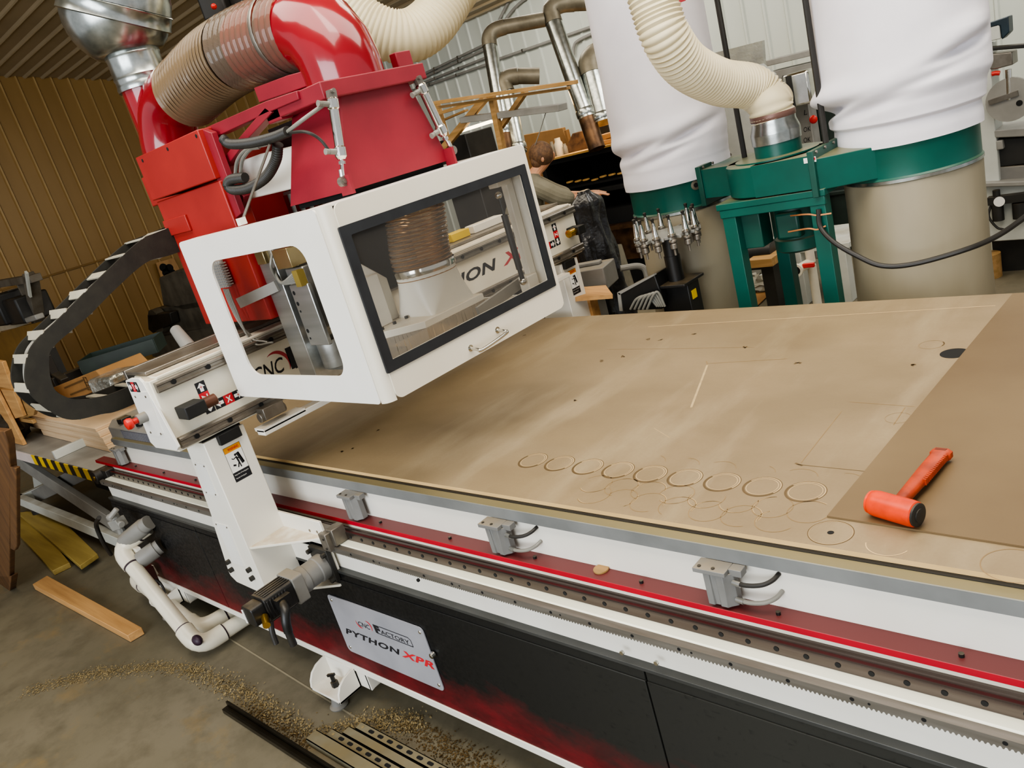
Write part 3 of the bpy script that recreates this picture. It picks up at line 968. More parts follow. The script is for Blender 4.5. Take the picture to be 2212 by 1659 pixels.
# end plate facing the operator, with emergency stop
yp = .868
ep = [P(272, 822, y=.87), P(282, 817, y=.87), P(300, 817, y=.87), P(309, 826, y=.87), P(345, 890, y=.87), P(386, 966, y=.87), P(383, 973, y=.87), P(338, 967, y=.87), P(326, 955, y=.87)]
m = MB(); m.prism([(p.x, yp, p.z) for p in ep], (0, .009, 0)); pl = m.build('end_plate', OFFWHITE, gantry, bevel=.0015)
cv = [P(*q, y=.868) for q in ((288, 848), (318, 846), (353, 936), (346, 942), (322, 938))]
MB().prism([(p.x, yp, p.z) for p in cv], (0, -.0025, 0)).build('cover_plate', OFFWHITE, pl)
for q in ((293, 857), (315, 857), (326, 934), (348, 937)):
    p = P(*q, y=.8655); MB().hexbolt(p, (0, -1, 0), .004, .002).build('screw', STEEL, pl)
es = P(316, 899, y=.866)
e_ = MB().cyl(es, es + V((0, -.03, 0)), .017, seg=20).build('stop_button_base', GREYP, gantry)
MB().lathe([(.010, 0), (.010, .014), (.017, .019), (.019, .028), (.017, .036), (.010, .039)], es + V((0, -.03, 0)), (0, -1, 0), 22).build('stop_button', ESTOP, e_)


def arrow(mb, c, xd, yd, L, w, m):
    """flat arrow pointing along xd, centred at c"""
    xd, yd = V(xd), V(yd); c = V(c)
    pts = [(-.5, .22), (0, .22), (0, .5), (.5, 0), (0, -.5), (0, -.22), (-.5, -.22)]
    mb.add([c + xd * (a * L) + yd * (b * w) for a, b in pts], [tuple(range(7))], m)


def axis_sticker(name, parent, org, xd, yd, L, W, letter, minus_first, mirror_txt=0):
    """black-red-black label with two white arrows and the axis letter"""
    org, xd, yd = V(org), V(xd), V(yd); n = xd.cross(yd)
    q = lambda a, b, l: org + xd * (a * L) + yd * (b * W) + n * l
    mb = MB()
    for a, b, mm in ((0, .34, 0), (.34, .66, 1), (.66, 1, 0)):
        mb.add([q(a, 0, .0006), q(b, 0, .0006), q(b, 1, .0006), q(a, 1, .0006)], [(0, 1, 2, 3)], mm)
    arrow(mb, q(.17, .5, .0010), -xd, yd, L * .27, W * .8, 2)
    arrow(mb, q(.83, .5, .0010), xd, yd, L * .27, W * .8, 2)
    mb.text(letter, q(.41, .18, 0), xd, yd, L * .18, W * .62, 2, lift=.0010, bold=.03)
    for a, s in ((.17, '-' if minus_first else '+'), (.83, '+' if minus_first else '-')):
        if s == '-': mb.text('-', q(a - .035, .46, 0), xd, yd, L * .07, W * .07, 1, lift=.0014)
        else: mb.text('+', q(a - .05, .36, 0), xd, yd, L * .1, W * .28, 1, lift=.0014)
    mb.build(name, [BLACKP, REDP, WHITEP], parent, smooth=0)


EY = (0, 1, 0)
a = P(280, 842, y=.866); b = P(309, 844, y=.866)
axis_sticker('y_axis_sticker', gantry, (a.x + .004, .867, 1.345), EX, EZ, .075, .034, 'Y', True)
axis_sticker('z_axis_sticker', gantry, (GX, 1.037, 1.207), (0, 0, 1), (0, -1, 0), .108, .034, 'Z', True)
axis_sticker('x_axis_sticker', gantry, (GX, 1.039, 1.207), EY, EZ, .105, .033, 'X', True)
axis_sticker('z_axis_sticker', gantry, (GX, 2.92, 1.217), (0, 0, 1), (0, -1, 0), .105, .034, 'Z', True)
axis_sticker('x_axis_sticker', gantry, (GX, 2.775, 1.217), EY, EZ, .105, .033, 'X', True)
# lettering on the beam
t = MB()
t.text('CNC', (GX, 1.20, 1.228), EY, EZ, .125, .052, 0, shear=.3, bold=.01)
t.text('F', (GX, 1.345, 1.222), EY, EZ, .052, .078, 0, bold=.06)
t.text('ACTORY', (GX, 1.405, 1.238), EY, EZ, .29, .044, 0, bold=.01)
t.bar((GX + .0006, 1.40, 1.30), (GX + .0006, 1.70, 1.30), .0004, .006, EZ); t.bar((GX + .0006, 1.36, 1.222), (GX + .0006, 1.72, 1.222), .0004, .006, EZ)
t.text('PYTHON', (GX, 1.945, 1.238), EY, EZ, .52, .050, 0, shear=.28, bold=.03, space=1.05)
t.build('lettering', BLACKP, gantry, smooth=0)
t = MB()
t.text('XPR', (GX, 2.50, 1.236), EY, EZ, .25, .054, 0, shear=.3, bold=.03)
crescent(t, (GX + .0006, 1.225, 1.257), .050, 165, 300, EY, EZ, .013)
crescent(t, (GX + .0006, 1.300, 1.257), .050, -40, 125, EY, EZ, .013)
t.build('lettering', REDP2, gantry, smooth=0)
# rubber stops on the beam
for (y0, y1, z0, z1, sgn) in ((.915, .985, 1.232, 1.273, 1), (2.985, 3.04, 1.235, 1.275, -1)):
    s_ = MB().box(GX, GX + .075, y0, y1, z0, z1).build('stop_block', RUBBER, gantry, bevel=.003)
    yc = y1 if sgn > 0 else y0
    MB().cyl((GX + .045, yc, (z0 + z1) / 2), (GX + .045, yc + .045 * sgn, (z0 + z1) / 2), .019, seg=16).build('bumper', M('brown_urethane', '5a3524', '47291c', rough=.4) if sgn > 0 else BRASS, s_)


def post(yf, yb_, near):
    """side leg: yf outer face, yb_ inner face (towards the bed)"""
    s = 1 if near else -1
    pf = [(-2.615, 1.125), (-2.622, 1.06), (-2.658, .83), (-2.668, .815), (-2.725, .585), (-2.722, .565), (-2.690, .545), (-2.47, .536), (-2.47, 1.125)]
    m = MB(); m.prism([(x, yf, z) for x, z in pf], (0, yb_ - yf, 0))
    po = m.build('post', WHITE, gantry, bevel=.003)
    # cover plates and bolts on the outer face
    if near:
        for poly in (((-2.60, 1.045), (-2.525, 1.045), (-2.530, .925), (-2.610, .925)), ((-2.645, .805), (-2.555, .805), (-2.560, .64), (-2.64, .64))):
            MB().prism([(x, yf, z) for x, z in poly], (0, -.0022, 0)).build('access_cover', OFFWHITE, po)
            for x, z in poly:
                if z > .7: MB().hexbolt((x + (.006 if x < -2.58 else -.006), yf - .0022, z + (-.006 if z > 1 or z > .75 and z < .9 else .006)), (0, -1, 0), .0032, .002).build('screw', STEEL, po)
        for q in ((496, 1212), (503, 1229), (541, 1229), (548, 1247)):
            p = P(*q, y=yf); MB().hexbolt((p.x, yf, p.z), (0, -1, 0), .0095, .014).build('bolt', DARK, po)
    # stiffener plate carrying the bearing blocks, shelves for the drive
    m = MB()
    out = [(-2.70, .79), (-2.215, .787), (-2.213, .765), (-2.213, .575), (-2.245, .540), (-2.70, .540)]
    m.prism([(x, yb_ - .004 * s, z) for x, z in out], (0, .010 * s, 0))
    m.build('drive_plate', WHITE, po, bevel=.002)
    for zz in (.722, .541):
        m = MB(); m.prism([(-2.47, yf + .006 * s, zz), (-2.47, yb_, zz), (-2.220, yb_, zz), (-2.222, yb_ - .012 * s, zz)], (0, 0, .009))
        m.build('gusset', CREAM, po, bevel=.0015)
    m = MB(); m.box(-2.72, -2.24, *sorted((yb_ + .006 * s, yb_ + .046 * s)), .690, .742)
    m.build('bearing_block', STEEL, po)
    m = MB(); m.box(-2.222, -2.18, *sorted((yb_ - .02 * s, yb_ + .05 * s)), .688, .752); m.box(-2.20, -2.165, *sorted((yb_ + .0 * s, yb_ + .05 * s)), .70, .76)
    wp = m.build('rail_wiper', STEEL, po, bevel=.003)
    if near:
        for zz in (.70, .735): MB().hexbolt((-2.195, yb_ - .02, zz), (0, -1, 0), .004, .003).build('screw', DARK, po)
        h = P(596, 1206, y=1.0935)
        MB().cyl((h.x, yb_ - .004, h.z), (h.x, yb_ - .006, h.z), .025, seg=24).build('cable_hole', HOLE, po)
        for q in ((572, 1152), (580, 1147)):
            p = P(*q, z=.7315); MB().cyl(p, p + V((0, 0, .0006)), .005, seg=10).build('hole', HOLE, po)
        for q in ((666, 1148), (682, 1151)):
            p = P(*q, y=1.095); MB().cyl((p.x, yb_ - .0045, p.z), (p.x, yb_ - .005, p.z), .0055, seg=10).build('hole', STEEL, po)
    # dark rubber stop and warning sign on the inner side
    yy = sorted((yf + .045 * s, yf + .125 * s))
    MB().box(GX, GX + .02, yy[0], yy[1], 1.096, 1.132).build('stop_pad', RUBBER, po, bevel=.002)
    y0 = yf + .052 if near else yb_ + .045
    sg = MB()
    W, z0, z1 = .060, .955, 1.078
    q = lambda a, b, l=.0006: (GX + l, y0 + a * W, z0 + b * (z1 - z0))
    def quad(a0, a1, b0, b1, mm, l): sg.add([q(a0, b0, l), q(a1, b0, l), q(a1, b1, l), q(a0, b1, l)], [(0, 1, 2, 3)], mm)
    quad(0, 1, 0, .27, 0, .0006); quad(0, 1, .27, .84, 1, .0006); quad(0, 1, .84, 1, 2, .0006)
    quad(-.02, 0, 0, 1, 0, .0005); quad(1, 1.02, 0, 1, 0, .0005); quad(-.02, 1.02, 1, 1.01, 0, .0005)
    sg.text('WARNING', q(.22, .88, 0), EY, EZ, W * .66, .010, 3, lift=.0010, bold=.03)
    for k in range(2): sg.text('Keep clear of moving parts', q(.06, .17 - k * .1, 0), EY, EZ, W * (.86 - .2 * k), .006, 1, lift=.0010)
    # pictogram: person struck by a moving machine
    def st(a, b, w): sg.bar(q(*a, .0010), q(*b, .0010), .0003, w, EZ if abs(a[0] - b[0]) > .1 else EY)
    st((.66, .76), (.80, .42), .010); st((.72, .76), (.86, .44), .004)
    c = q(.52, .72, .0010); sg.add([(c[0], c[1] + .0045 * math.cos(k * PI / 5), c[2] + .0045 * math.sin(k * PI / 5)) for k in range(10)], [tuple(range(10))], 0)
    st((.52, .67), (.58, .50), .006); st((.53, .66), (.34, .62), .003); st((.34, .62), (.24, .66), .003); st((.58, .5), (.44, .36), .004); st((.58, .5), (.62, .34), .004); st((.55, .64), (.68, .58), .003)
    st((.2, .47), (.36, .44), .006)
    sg.build('warning_sign', [BLACKP, WHITEP, ORANGEP, REDP], po, smooth=0)
    return po


near_post = post(.955, 1.105, True)
post(3.015, 2.875, False)
# black knuckles between beam and post
for x in (-2.565, -2.500):
    p = MB().cyl((x, .958, 1.118), (x, 1.10, 1.118), .020, seg=14).build('pivot_knuckle', BLACK, gantry)
# drive motor on the near post
ax, az = -2.259, .624
mo = MB(); mo.box(ax - .058, ax + .050, 1.082, 1.1, az - .055, az + .065)
motor = mo.build('servo_motor', DARK, gantry, bevel=.002)
MB().lathe([(.046, 0), (.046, .03), (.043, .034), (.043, .075), (.046, .078), (.046, .105)], (ax, 1.084, az), (0, -1, 0), 28).build('gearbox', GREY, motor)
MB().prism([(ax + a, .982, az + b) for a, b in rrect(.096, .096, .008)], (0, -.040, 0)).build('gearbox_flange', GREYP, motor, bevel=.002)
m = MB(); m.prism([(ax + a, .942, az + b) for a, b in rrect(.086, .086, .016)], (0, -.105, 0))
for k in range(7):
    m.box(ax - .0445, ax + .0445, .93 - .011 * k - .020, .935 - .011 * k - .020, az - .030, az + .030)
for k in range(5): m.box(ax - .03 + .014 * k, ax - .024 + .014 * k, .845, .94, az - .046, az + .046)
m.build('motor_body', BLACK, motor, bevel=.0015)
MB().prism([(ax + a, .838, az + b) for a, b in rrect(.066, .066, .012)], (0, -.045, 0)).build('encoder_cap', BLACK, motor, bevel=.003)
MB().box(ax - .030, ax - .022, .790, .7925, az - .028, az + .02).build('encoder_label', WHITEP, motor)
m = MB(); m.cyl((ax + .035, .825, az - .012), (ax + .075, .805, az - .02), .012, seg=12); m.build('brass_connector', BRASS, motor)
m = MB(); m.obox((ax + .05, .89, az + .005), (.03, .05, .035)); m.tube(smooth_path([(ax + .055, .885, az + .004), (ax + .088, .87, az - .006), (ax + .098, .855, az - .035), (ax + .096, .85, az - .07)], 6), .0145, 12); m.build('cable_elbow', BLACK, motor)
MB().tube([(ax + .096, .85, az - .065), (ax + .094, .85, az - .12)], .012, 12).build('cable', CABLE, motor)
MB().tube(smooth_path([(ax + .05, .83, az - .03), (ax + .055, .82, az - .06), (ax + .06, .815, az - .1)], 5), .009, 10).build('cable', CABLE, motor)
for x, z in ((-.048, .05), (.040, .05), (.040, -.045)):
    MB().hexbolt((ax + x, 1.082, az + z), (0, -1, 0), .0085, .014).build('bolt', DARK, motor)
# splash tray and cable bracket under the far half of the beam
MB().box(-2.46, -2.40, 1.13, 1.30, 1.085, 1.097).build('lower_guard', WHITE, gantry)
c = P(585, 885, x=-2.43)
MB().obox(c, (.05, .08, .04)).cyl(c + V((.0, -.05, -.01)), c + V((.0, .05, -.01)), .017, seg=12).build('belt_clamp', STEEL, gantry, bevel=.002)
g0, g1 = P(545, 930, x=-2.43), P(745, 868, x=-2.43)
MB().box(-2.45, -2.40, 1.13, 2.85, 1.072, 1.092).build('lower_tray', WHITE, gantry, bevel=.002)

# ---------------------------------------------------------------- cable chain looping off the gantry
chain = thing('cable_chain', (-2.84, .75, 1.25), 'black cable chain with pale cross bars looping beside the red carriage', 'cable chain')
cx0, cx1 = -2.95, -2.785
op = [P(*q, x=cx1) for q in ((352, 497), (302, 521), (216, 600), (131, 685), (73, 742), (57, 786), (57, 829), (82, 868), (147, 906), (218, 895), (283, 876))]
ip = [P(*q, x=cx1) for q in ((385, 545), (318, 566), (250, 624), (190, 684), (117, 748), (106, 783), (112, 826), (125, 848), (160, 862), (207, 859), (273, 838))]
op = [V((cx1, 1.62, op[0].z + .03))] + op + [V((cx1, 1.3, op[-1].z + .012)), V((cx1, 2.4, op[-1].z + .014))]
ip = [V((cx1, 1.62, ip[0].z + .03))] + ip + [V((cx1, 1.3, ip[-1].z + .012)), V((cx1, 2.4, ip[-1].z + .014))]
oo_, ii_ = smooth_path(op, 8), smooth_path(ip, 8)
for xs in ((cx0, cx0 + .014), (cx1 - .014, cx1)):
    m = MB(); loops = []
    for a, b in zip(oo_, ii_):
        loops.append([V((xs[0], a.y, a.z)), V((xs[1], a.y, a.z)), V((xs[1], b.y, b.z)), V((xs[0], b.y, b.z))])
    m.loft(loops); m.build('chain_side', CHAINM, chain, smooth=25)
mid = [(a + b) / 2 for a, b in zip(oo_, ii_)]
for line, in_ in ((oo_, False), (ii_, True)):
    L = 0.0; nxt = .07
    for i in range(1, len(line) - 9):
        L += (line[i] - line[i - 1]).length
        if L > nxt:
            nxt += .093 if not in_ else .08
            tt = (line[i + 1] - line[i - 1]).normalized(); nn = (line[i] - mid[i]).normalized()
            c = line[i] - nn * .004; c.x = (cx0 + cx1) / 2
            MB().obox(c, (cx1 - cx0 - (.004 if not in_ else .034), .030, .006), (1, 0, 0), nn).build('cross_bar', CHAINB, chain, bevel=.001)
for dx, r, mt in ((-.03, .012, GREYT), (.035, .013, GREYT), (.005, .009, CABLE)):
    MB().tube([V(((cx0 + cx1) / 2 + dx, p.y, p.z)) for p in mid], r, 8).build('inner_cable', mt, chain)

for nm, q0, q1, mt, lb in (('yellow_block', (972, 522), (1012, 512), YELLOW, 'small yellow block resting on top of the gantry beam'), ('white_strip', (1022, 511), (1088, 494), WHITE, 'pale strip resting on top of the gantry beam beside the yellow block')):
    a, b = P(*q0, x=-2.62), P(*q1, x=-2.62)
    tag(MB().box(-2.66, -2.60, a.y, b.y, 1.3985, 1.435).build(nm, mt, loc=(-2.63, a.y, 1.398), bevel=.004), lb, 'block')
# ================================================================ spindle carriage with its dust hood
car = thing('spindle_carriage', (-2.3, 1.5, 1.4), 'red spindle carriage with dust hood and white windowed enclosure', 'machine head')
m = MB().box(-2.815, -2.345, 1.27, 1.345, 1.43, 1.886)
m.box(-2.815, -2.62, 1.345, 1.78, 1.43, 1.886)
m.box(-3.06, -2.80, 1.36, 1.60, 1.88, 1.99)
m.build('carriage_housing', REDO, car, bevel=.004)
m = MB(); m.box(-2.82, -2.345, 1.262, 1.345, 1.893, 2.043); m.box(-2.82, -2.62, 1.345, 1.70, 1.893, 2.0); hc = m.build('housing_cover', REDO, car, bevel=.003)
for q in ((308, 347), (362, 322), (424, 294)):
    p = P(*q, y=1.262); MB().cyl((p.x, 1.262, p.z), (p.x, 1.261, p.z), .006, seg=10).build('hole', HOLE, hc)
for q in ((363, 482), (376, 478), (390, 475)):
    p = P(*q, y=1.27); MB().hexbolt((p.x, 1.27, p.z), (0, -1, 0), .005, .004).build('bolt', STEEL, car)
p0, p1 = P(358, 493, y=1.265), P(402, 470, y=1.265)
MB().box(p0.x, p1.x, 1.262, 1.27, p0.z - .03, p1.z + .01).build('chain_bracket', REDO, car, bevel=.002)
# red elbow and riser behind, galvanised collar and bell-shaped elbow on top
m = MB(); m.tube(smooth_path([(-2.68, 1.48, 2.222), (-2.80, 1.48, 2.215), (-2.88, 1.47, 2.18), (-2.93, 1.46, 2.09), (-2.94, 1.45, 1.98)], 5), .103, 24)
m.build('elbow_duct', REDGLOSS, car, smooth=50)
MB().cyl((-2.94, 1.45, 1.98), (-2.94, 1.45, 2.32), .083, seg=28).build('riser_duct', REDGLOSS, car)
MB().lathe([(.092, 0), (.094, .012), (.091, .02), (.091, .035), (.094, .042), (.092, .05), (.092, .105), (.095, .112), (.092, .125)], (-2.94, 1.45, 2.275), seg=32).build('duct_collar', GALV, car)
ax_ = V((-.05, .02, 1)).normalized()
bc_ = V((-2.945, 1.45, 2.535)); bn = V((.36, .30, .88)).normalized()
prof = [(.090, -.140)] + [(.178 * math.cos(a), .178 * math.sin(a)) for a in [math.radians(q) for q in range(-50, 61, 10)]]
MB().lathe(prof, bc_, (0, 0, 1), 40, caps=False).build('bell_elbow', GALV, car, smooth=60)
MB().lathe([(.178, -.026), (.186, -.022), (.183, -.010), (.183, .018), (.187, .024), (.178, .028)], bc_, bn, 44, caps=False).build('elbow_band', GALV, car)
MB().lathe([(.181, .028), (.178, .07), (.16, .13), (.13, .18), (.11, .26)], bc_, bn, 40, caps=False).build('bell_elbow', GALV, car, smooth=60)
MB().tube(smooth_path([bc_ + bn * .24, bc_ + bn * .42, bc_ + V((.22, .16, .8)), bc_ + V((.24, .18, 1.75))], 6), .112, 24).build('rising_duct', GALV, car)
# flexible see-through hose from the riser to the hood
hp = smooth_path([(-2.72, 1.478, 2.205), (-2.5, 1.485, 2.236), (-2.3, 1.49, 2.240), (-2.12, 1.495, 2.226), (-1.985, 1.5, 2.212)], 16)
dense = resample(hp, .25 * .021)
k0 = int(len(dense) * .52)
m = MB(); ps = ribbed(m, dense[:k0 + 1], .114, .021, .005, 36); flex = m.build('flex_hose', CLEARD, car, smooth=60)
m = MB(); ribbed(m, dense[k0:], .114, .030, .005, 36); m.build('hose_end', CLEARE, flex, smooth=60)
for i, p in enumerate(resample(hp, .0205)[2:-2]):
    t_ = V((1, 0, 0)); ring_ = [p + V((0, math.cos(a) * .1165, math.sin(a) * .1165)) for a in [2 * PI * k / 36 for k in range(36)]]
    if p.x < -2.34: MB().tube(ring_, .0020, 5, closed=True).build('wire_turn', OLIVEW, flex)
m = MB()
m.lathe([(.119, 0), (.121, .004), (.121, .014), (.119, .018)], (-2.085, 1.496, 2.222), (1, 0, 0), 36, caps=False)
m.build('hose_clamp', STEEL, flex)
# red segmented elbow on the hood
ec = V((-1.985, 1.5, 2.045))
pts = [V((-2.26, 1.49, 2.236)), V((-2.02, 1.5, 2.212))] + [V((-2.02 + .135 * math.sin(math.radians(a)), 1.5, 2.045 + .03 + .137 * math.cos(math.radians(a)))) for a in (20, 45, 70, 90)] + [V((-1.885, 1.5, 2.03))]
m = MB(); m.tube(pts, [.108, .110, .112, .113, .113, .113, .113], 32, caps=False); m.build('hood_elbow', REDGLOSS, car, smooth=32)
# hood: flange and flared skirt
bt = [(-2.062, 1.30, 1.757), (-1.78, 1.30, 1.757), (-1.78, 1.706, 1.757), (-2.062, 1.706, 1.757)]
tp = [(-2.02, 1.395, 2.03), (-1.785, 1.395, 2.03), (-1.785, 1.625, 2.03), (-2.02, 1.625, 2.03)]
m = MB(); m.loft([bt, tp], caps=False); m.build('hood_skirt', RED, car, smooth=0, bevel=.006)
m = MB(); m.box(-2.05, -1.762, 1.318, 1.690, 1.992, 2.036)
m.prism([(-2.05, 1.36, 2.036), (-2.05, 1.318, 2.036), (-1.98, 1.318, 2.036), (-1.98, 1.36, 2.036)], (0, 0, -.05))
m.build('hood_flange', RED, car, bevel=.003)
m = MB(); m.obox(P(868, 132, x=-1.86), (.03, .06, .05)); m.build('hood_lug', RED, car, bevel=.003)
m = MB(); m.box(-2.045, -1.80, 1.32, 1.69, 1.742, 1.758); m.build('hood_brush', HOLE, car)
# red angle frame between housing and hood
YB = 1.31


def plate_px(px, y, th, name, mat, parent=None, bev=.002):
    pts = [P(*q, y=y) for q in px]
    o = MB().prism([(p.x, y, p.z) for p in pts], (0, th, 0)).build(name, mat, parent or car, bevel=bev)
    return o


plate_px(((432, 281), (573, 219), (640, 196), (645, 215), (577, 244), (470, 294), (447, 297)), YB, .04, 'frame_arm', RED)
plate_px(((572, 232), (519, 294), (475, 351), (488, 362), (538, 297), (587, 243)), YB, .035, 'frame_brace', RED)
plate_px(((437, 280), (456, 287), (520, 462), (500, 480), (492, 470)), YB - .03, .02, 'frame_side', RED)
plate_px(((472, 392), (527, 424), (523, 450), (505, 453), (480, 420)), YB, .03, 'frame_foot', RED)
plate_px(((548, 190), (620, 163), (657, 153), (664, 186), (625, 200), (560, 222)), 1.40, .12, 'top_bracket', RED)
# white drive box and aluminium column between housing and hood
plate_px(((508, 352), (560, 333), (628, 318), (632, 408), (532, 432)), 1.36, .14, 'drive_box', WHITE, None, .004)
m = MB(); m.box(-2.36, -2.18, 1.48, 1.56, 1.42, 1.80); m.build('z_slide', ALU, car, bevel=.002)
m = MB()
for k in range(4): m.box(-2.34 + .05 * k, -2.315 + .05 * k, 1.465, 1.482, 1.45, 1.79)
m.build('z_rails', CHROME, car)
MB().box(-2.6, -2.06, 1.66, 1.70, 1.40, 2.02).build('back_plate', DARK, car)
# corrugated cables and air tubes
cb = [P(*q, y=1.255) for q in ((482, 300), (497, 311), (540, 309), (590, 297), (622, 284))]
m = MB(); ribbed(m, smooth_path(cb, 8), .0135, .007, .0012, 12, caps=True); m.build('corrugated_cable', CORRUG, car)
cb = [P(*q, y=1.27) for q in ((600, 312), (596, 345), (575, 382), (540, 405), (505, 410), (492, 400), (500, 388), (530, 383))]
m = MB(); ribbed(m, smooth_path(cb, 8), .0145, .007, .0012, 12, caps=True); m.build('corrugated_cable', CORRUG, car)
for pts in (((560, 318), (530, 325), (512, 350), (508, 385)), ((575, 312), (545, 320), (524, 345), (519, 380))):
    MB().tube(smooth_path([P(*q, y=1.30) for q in pts], 8), .0055, 8).build('air_tube', GREYT, car)
MB().tube([P(583, 312, y=1.24), P(553, 395, y=1.2), P(523, 478, y=1.16)], .0042, 8).build('stay_rod', STEEL, car)
MB().obox(P(522, 478, y=1.155), (.02, .02, .02)).build('stay_bracket', WHITE, car)


def air_cyl(top, bot, rod_end, tubes):
    top, bot, rod_end = V(top), V(bot), V(rod_end)
    d = (bot - top).normalized()
    m = MB(); m.lathe([(.0125, -.004), (.016, 0), (.016, .022), (.0128, .026), (.0128, (bot - top).length - .026), (.016, (bot - top).length - .022), (.016, (bot - top).length), (.010, (bot - top).length + .008)], top, d, 20)
    c = m.build('air_cylinder', CHROME, car)
    MB().cyl(bot, rod_end, .0045, seg=10).cyl(bot + d * .012, bot + d * .02, .009, seg=6).cyl(rod_end - d * .03, rod_end - d * .012, .007, seg=10).build('piston_rod', CHROME, c)
    side = -d.cross(V((1, 0, 0))).normalized()
    MB().cyl(rod_end + V((.008, 0, 0)), rod_end - V((.008, 0, 0)), .013, seg=18).cyl(rod_end + V((.012, 0, 0)), rod_end - V((.012, 0, 0)), .006, seg=12).build('rod_eye', STEEL, c)
    MB().obox(top - d * .012, (.014, .024, .020), (1, 0, 0), d).cyl(top - d * .02 + V((.014, 0, 0)), top - d * .02 - V((.014, 0, 0)), .006, seg=10).build('clevis', STEEL, c)
    for q, s in ((top + d * .012, .0), (bot - d * .012, .0)):
        MB().cyl(q, q - side * .034, .0075, seg=10).cyl(q - side * .034, q - side * .046, .0062, .0085, 10).build('fitting', GREYT, c)
    return c, side, d


A, Bq, Cq = P(718, 215, x=-1.748), P(737, 338, x=-1.748), P(741, 392, x=-1.748)
c, sd_, dd_ = air_cyl(A, Bq, Cq, None)
e1 = P(622, 284, y=1.255)
MB().tube(smooth_path([e1, P(650, 262, x=-1.80), P(680, 240, x=-1.77), P(706, 222, x=-1.752)], 8), .0055, 10).build('air_tube', GREYT, c)
MB().tube(smooth_path([e1 + V((.004, 0, -.004)), P(660, 285, x=-1.78), P(690, 300, x=-1.76), P(712, 327, x=-1.752)], 8), .0042, 10).build('air_tube', CORRUG, c)
A, Bq, Cq = P(908, 184, x=-1.765), P(957, 288, x=-1.765), P(977, 325, x=-1.765)
air_cyl(A, Bq, Cq, None)
m = MB(); p = P(748, 400, x=-1.75); m.obox(p, (.05, .008, .05)); p = P(972, 338, x=-1.765); m.obox(p, (.04, .008, .05)); m.build('rod_lug', RED, car)

c = P(470, 8, d=3.3); m = MB(); m.obox(c, (.12, .10, .12), (1, .5, 0)); m.obox(c + V((.1, .08, .0)), (.12, .1, .10), (1, .2, 0)); su = m.build('signal_box', DARK, car, bevel=.012)
MB().ball(P(462, 14, d=3.22), .012).build('red_light', ESTOP, su)
MB().cyl(c, c + V((.1, .05, -.4)), .02, seg=10).build('signal_arm', DARK, car)
# ---- enclosure: folded white shell, side window opening, door with gasketed window
xb, XD, y0, y1, ez0, ez1 = -2.44, -1.645, 1.12, 1.885, 1.222, 1.742


def frame_plate(mb, outer, inner):
    n = len(outer)
    mb.add(list(outer) + list(inner), [(i, (i + 1) % n, n + (i + 1) % n, n + i) for i in range(n)])


R_ = .03
wx0, wx1, wz0, wz1 = -2.30, -1.782, 1.300, 1.668
oo = [((xb + XD - R_) / 2 + a, y0, (ez0 + ez1) / 2 + b) for a, b in rrect(XD - R_ - xb, ez1 - ez0, .012, 6)]
ii = [((wx0 + wx1) / 2 + a, y0, (wz0 + wz1) / 2 + b) for a, b in rrect(wx1 - wx0, wz1 - wz0, .05, 6)]
m = MB(); frame_plate(m, oo, ii)
m.build('enclosure_side', OFFWHITE, car, smooth=0, solid=.006)
yc0 = y0 + R_
oo = [(XD, (yc0 + y1) / 2 + a, (ez0 + ez1) / 2 + b) for a, b in rrect(y1 - yc0, ez1 - ez0, .022, 6)]
gy0, gy1, gz0, gz1 = 1.172, 1.838, 1.326, 1.660
ii = [(XD, (gy0 + gy1) / 2 + a, (gz0 + gz1) / 2 + b) for a, b in rrect(gy1 - gy0, gz1 - gz0, .004, 6)]
m = MB(); frame_plate(m, oo, ii)
# rounded vertical corner and rolled top edge belong to the door sheet
cor = [(XD - R_ + R_ * math.sin(math.radians(a)), y0 + R_ - R_ * math.cos(math.radians(a))) for a in range(0, 91, 15)]
ECREAM = M('enclosure_cream', 'e2dccd', 'dbd4c3', rough=.35, scale=2)
door = m.build('enclosure_door', ECREAM, car, smooth=0, solid=.006)
m = MB(); n_ = len(cor)
m.add([(a, b, ez0) for a, b in cor] + [(a, b, ez1) for a, b in cor], [(i, i + 1, n_ + i + 1, n_ + i) for i in range(n_ - 1)])
m.build('door_corner', ECREAM, door, smooth=80)
m = MB(); m.box(xb, -1.80, y0 + .004, y0 + .06, ez1 - .004, ez1 + .001); m.box(-1.80, XD - .006, y0 + .012, y1, ez1 - .004, ez1 + .001)
m.build('enclosure_top', OFFWHITE, car)
oo = [(XD, y1, 0)]
of = [((xb + XD) / 2 + a, y1, (ez0 + ez1) / 2 + b) for a, b in rrect(XD - xb, ez1 - ez0, .012, 6)]
if_ = [((xb + XD) / 2 - .02 + a, y1, (ez0 + ez1) / 2 + b) for a, b in rrect(XD - xb - .14, ez1 - ez0 - .10, .05, 6)]
m = MB(); frame_plate(m, of, if_); m.build('enclosure_far_side', OFFWHITE, car, smooth=0, solid=.006)
og = [(XD + .004, (1.143 + 1.866) / 2 + a, (1.298 + 1.686) / 2 + b) for a, b in rrect(1.866 - 1.143, 1.686 - 1.298, .004, 3)]
ig = [(XD + .004, (gy0 + gy1) / 2 + a, (gz0 + gz1) / 2 + b) for a, b in rrect(gy1 - gy0, gz1 - gz0, .004, 3)]
m = MB(); frame_plate(m, og, ig); m.build('window_gasket', GASKET, door, smooth=0, solid=.006)
MB().add([(XD, gy0 - .01, gz0 - .01), (XD, gy1 + .01, gz0 - .01), (XD, gy1 + .01, gz1 + .01), (XD, gy0 - .01, gz1 + .01)], [(0, 1, 2, 3)]).build('window_pane', WINDOW, door)
ha, hb_ = P(1015, 752, x=XD), P(1073, 713, x=XD)
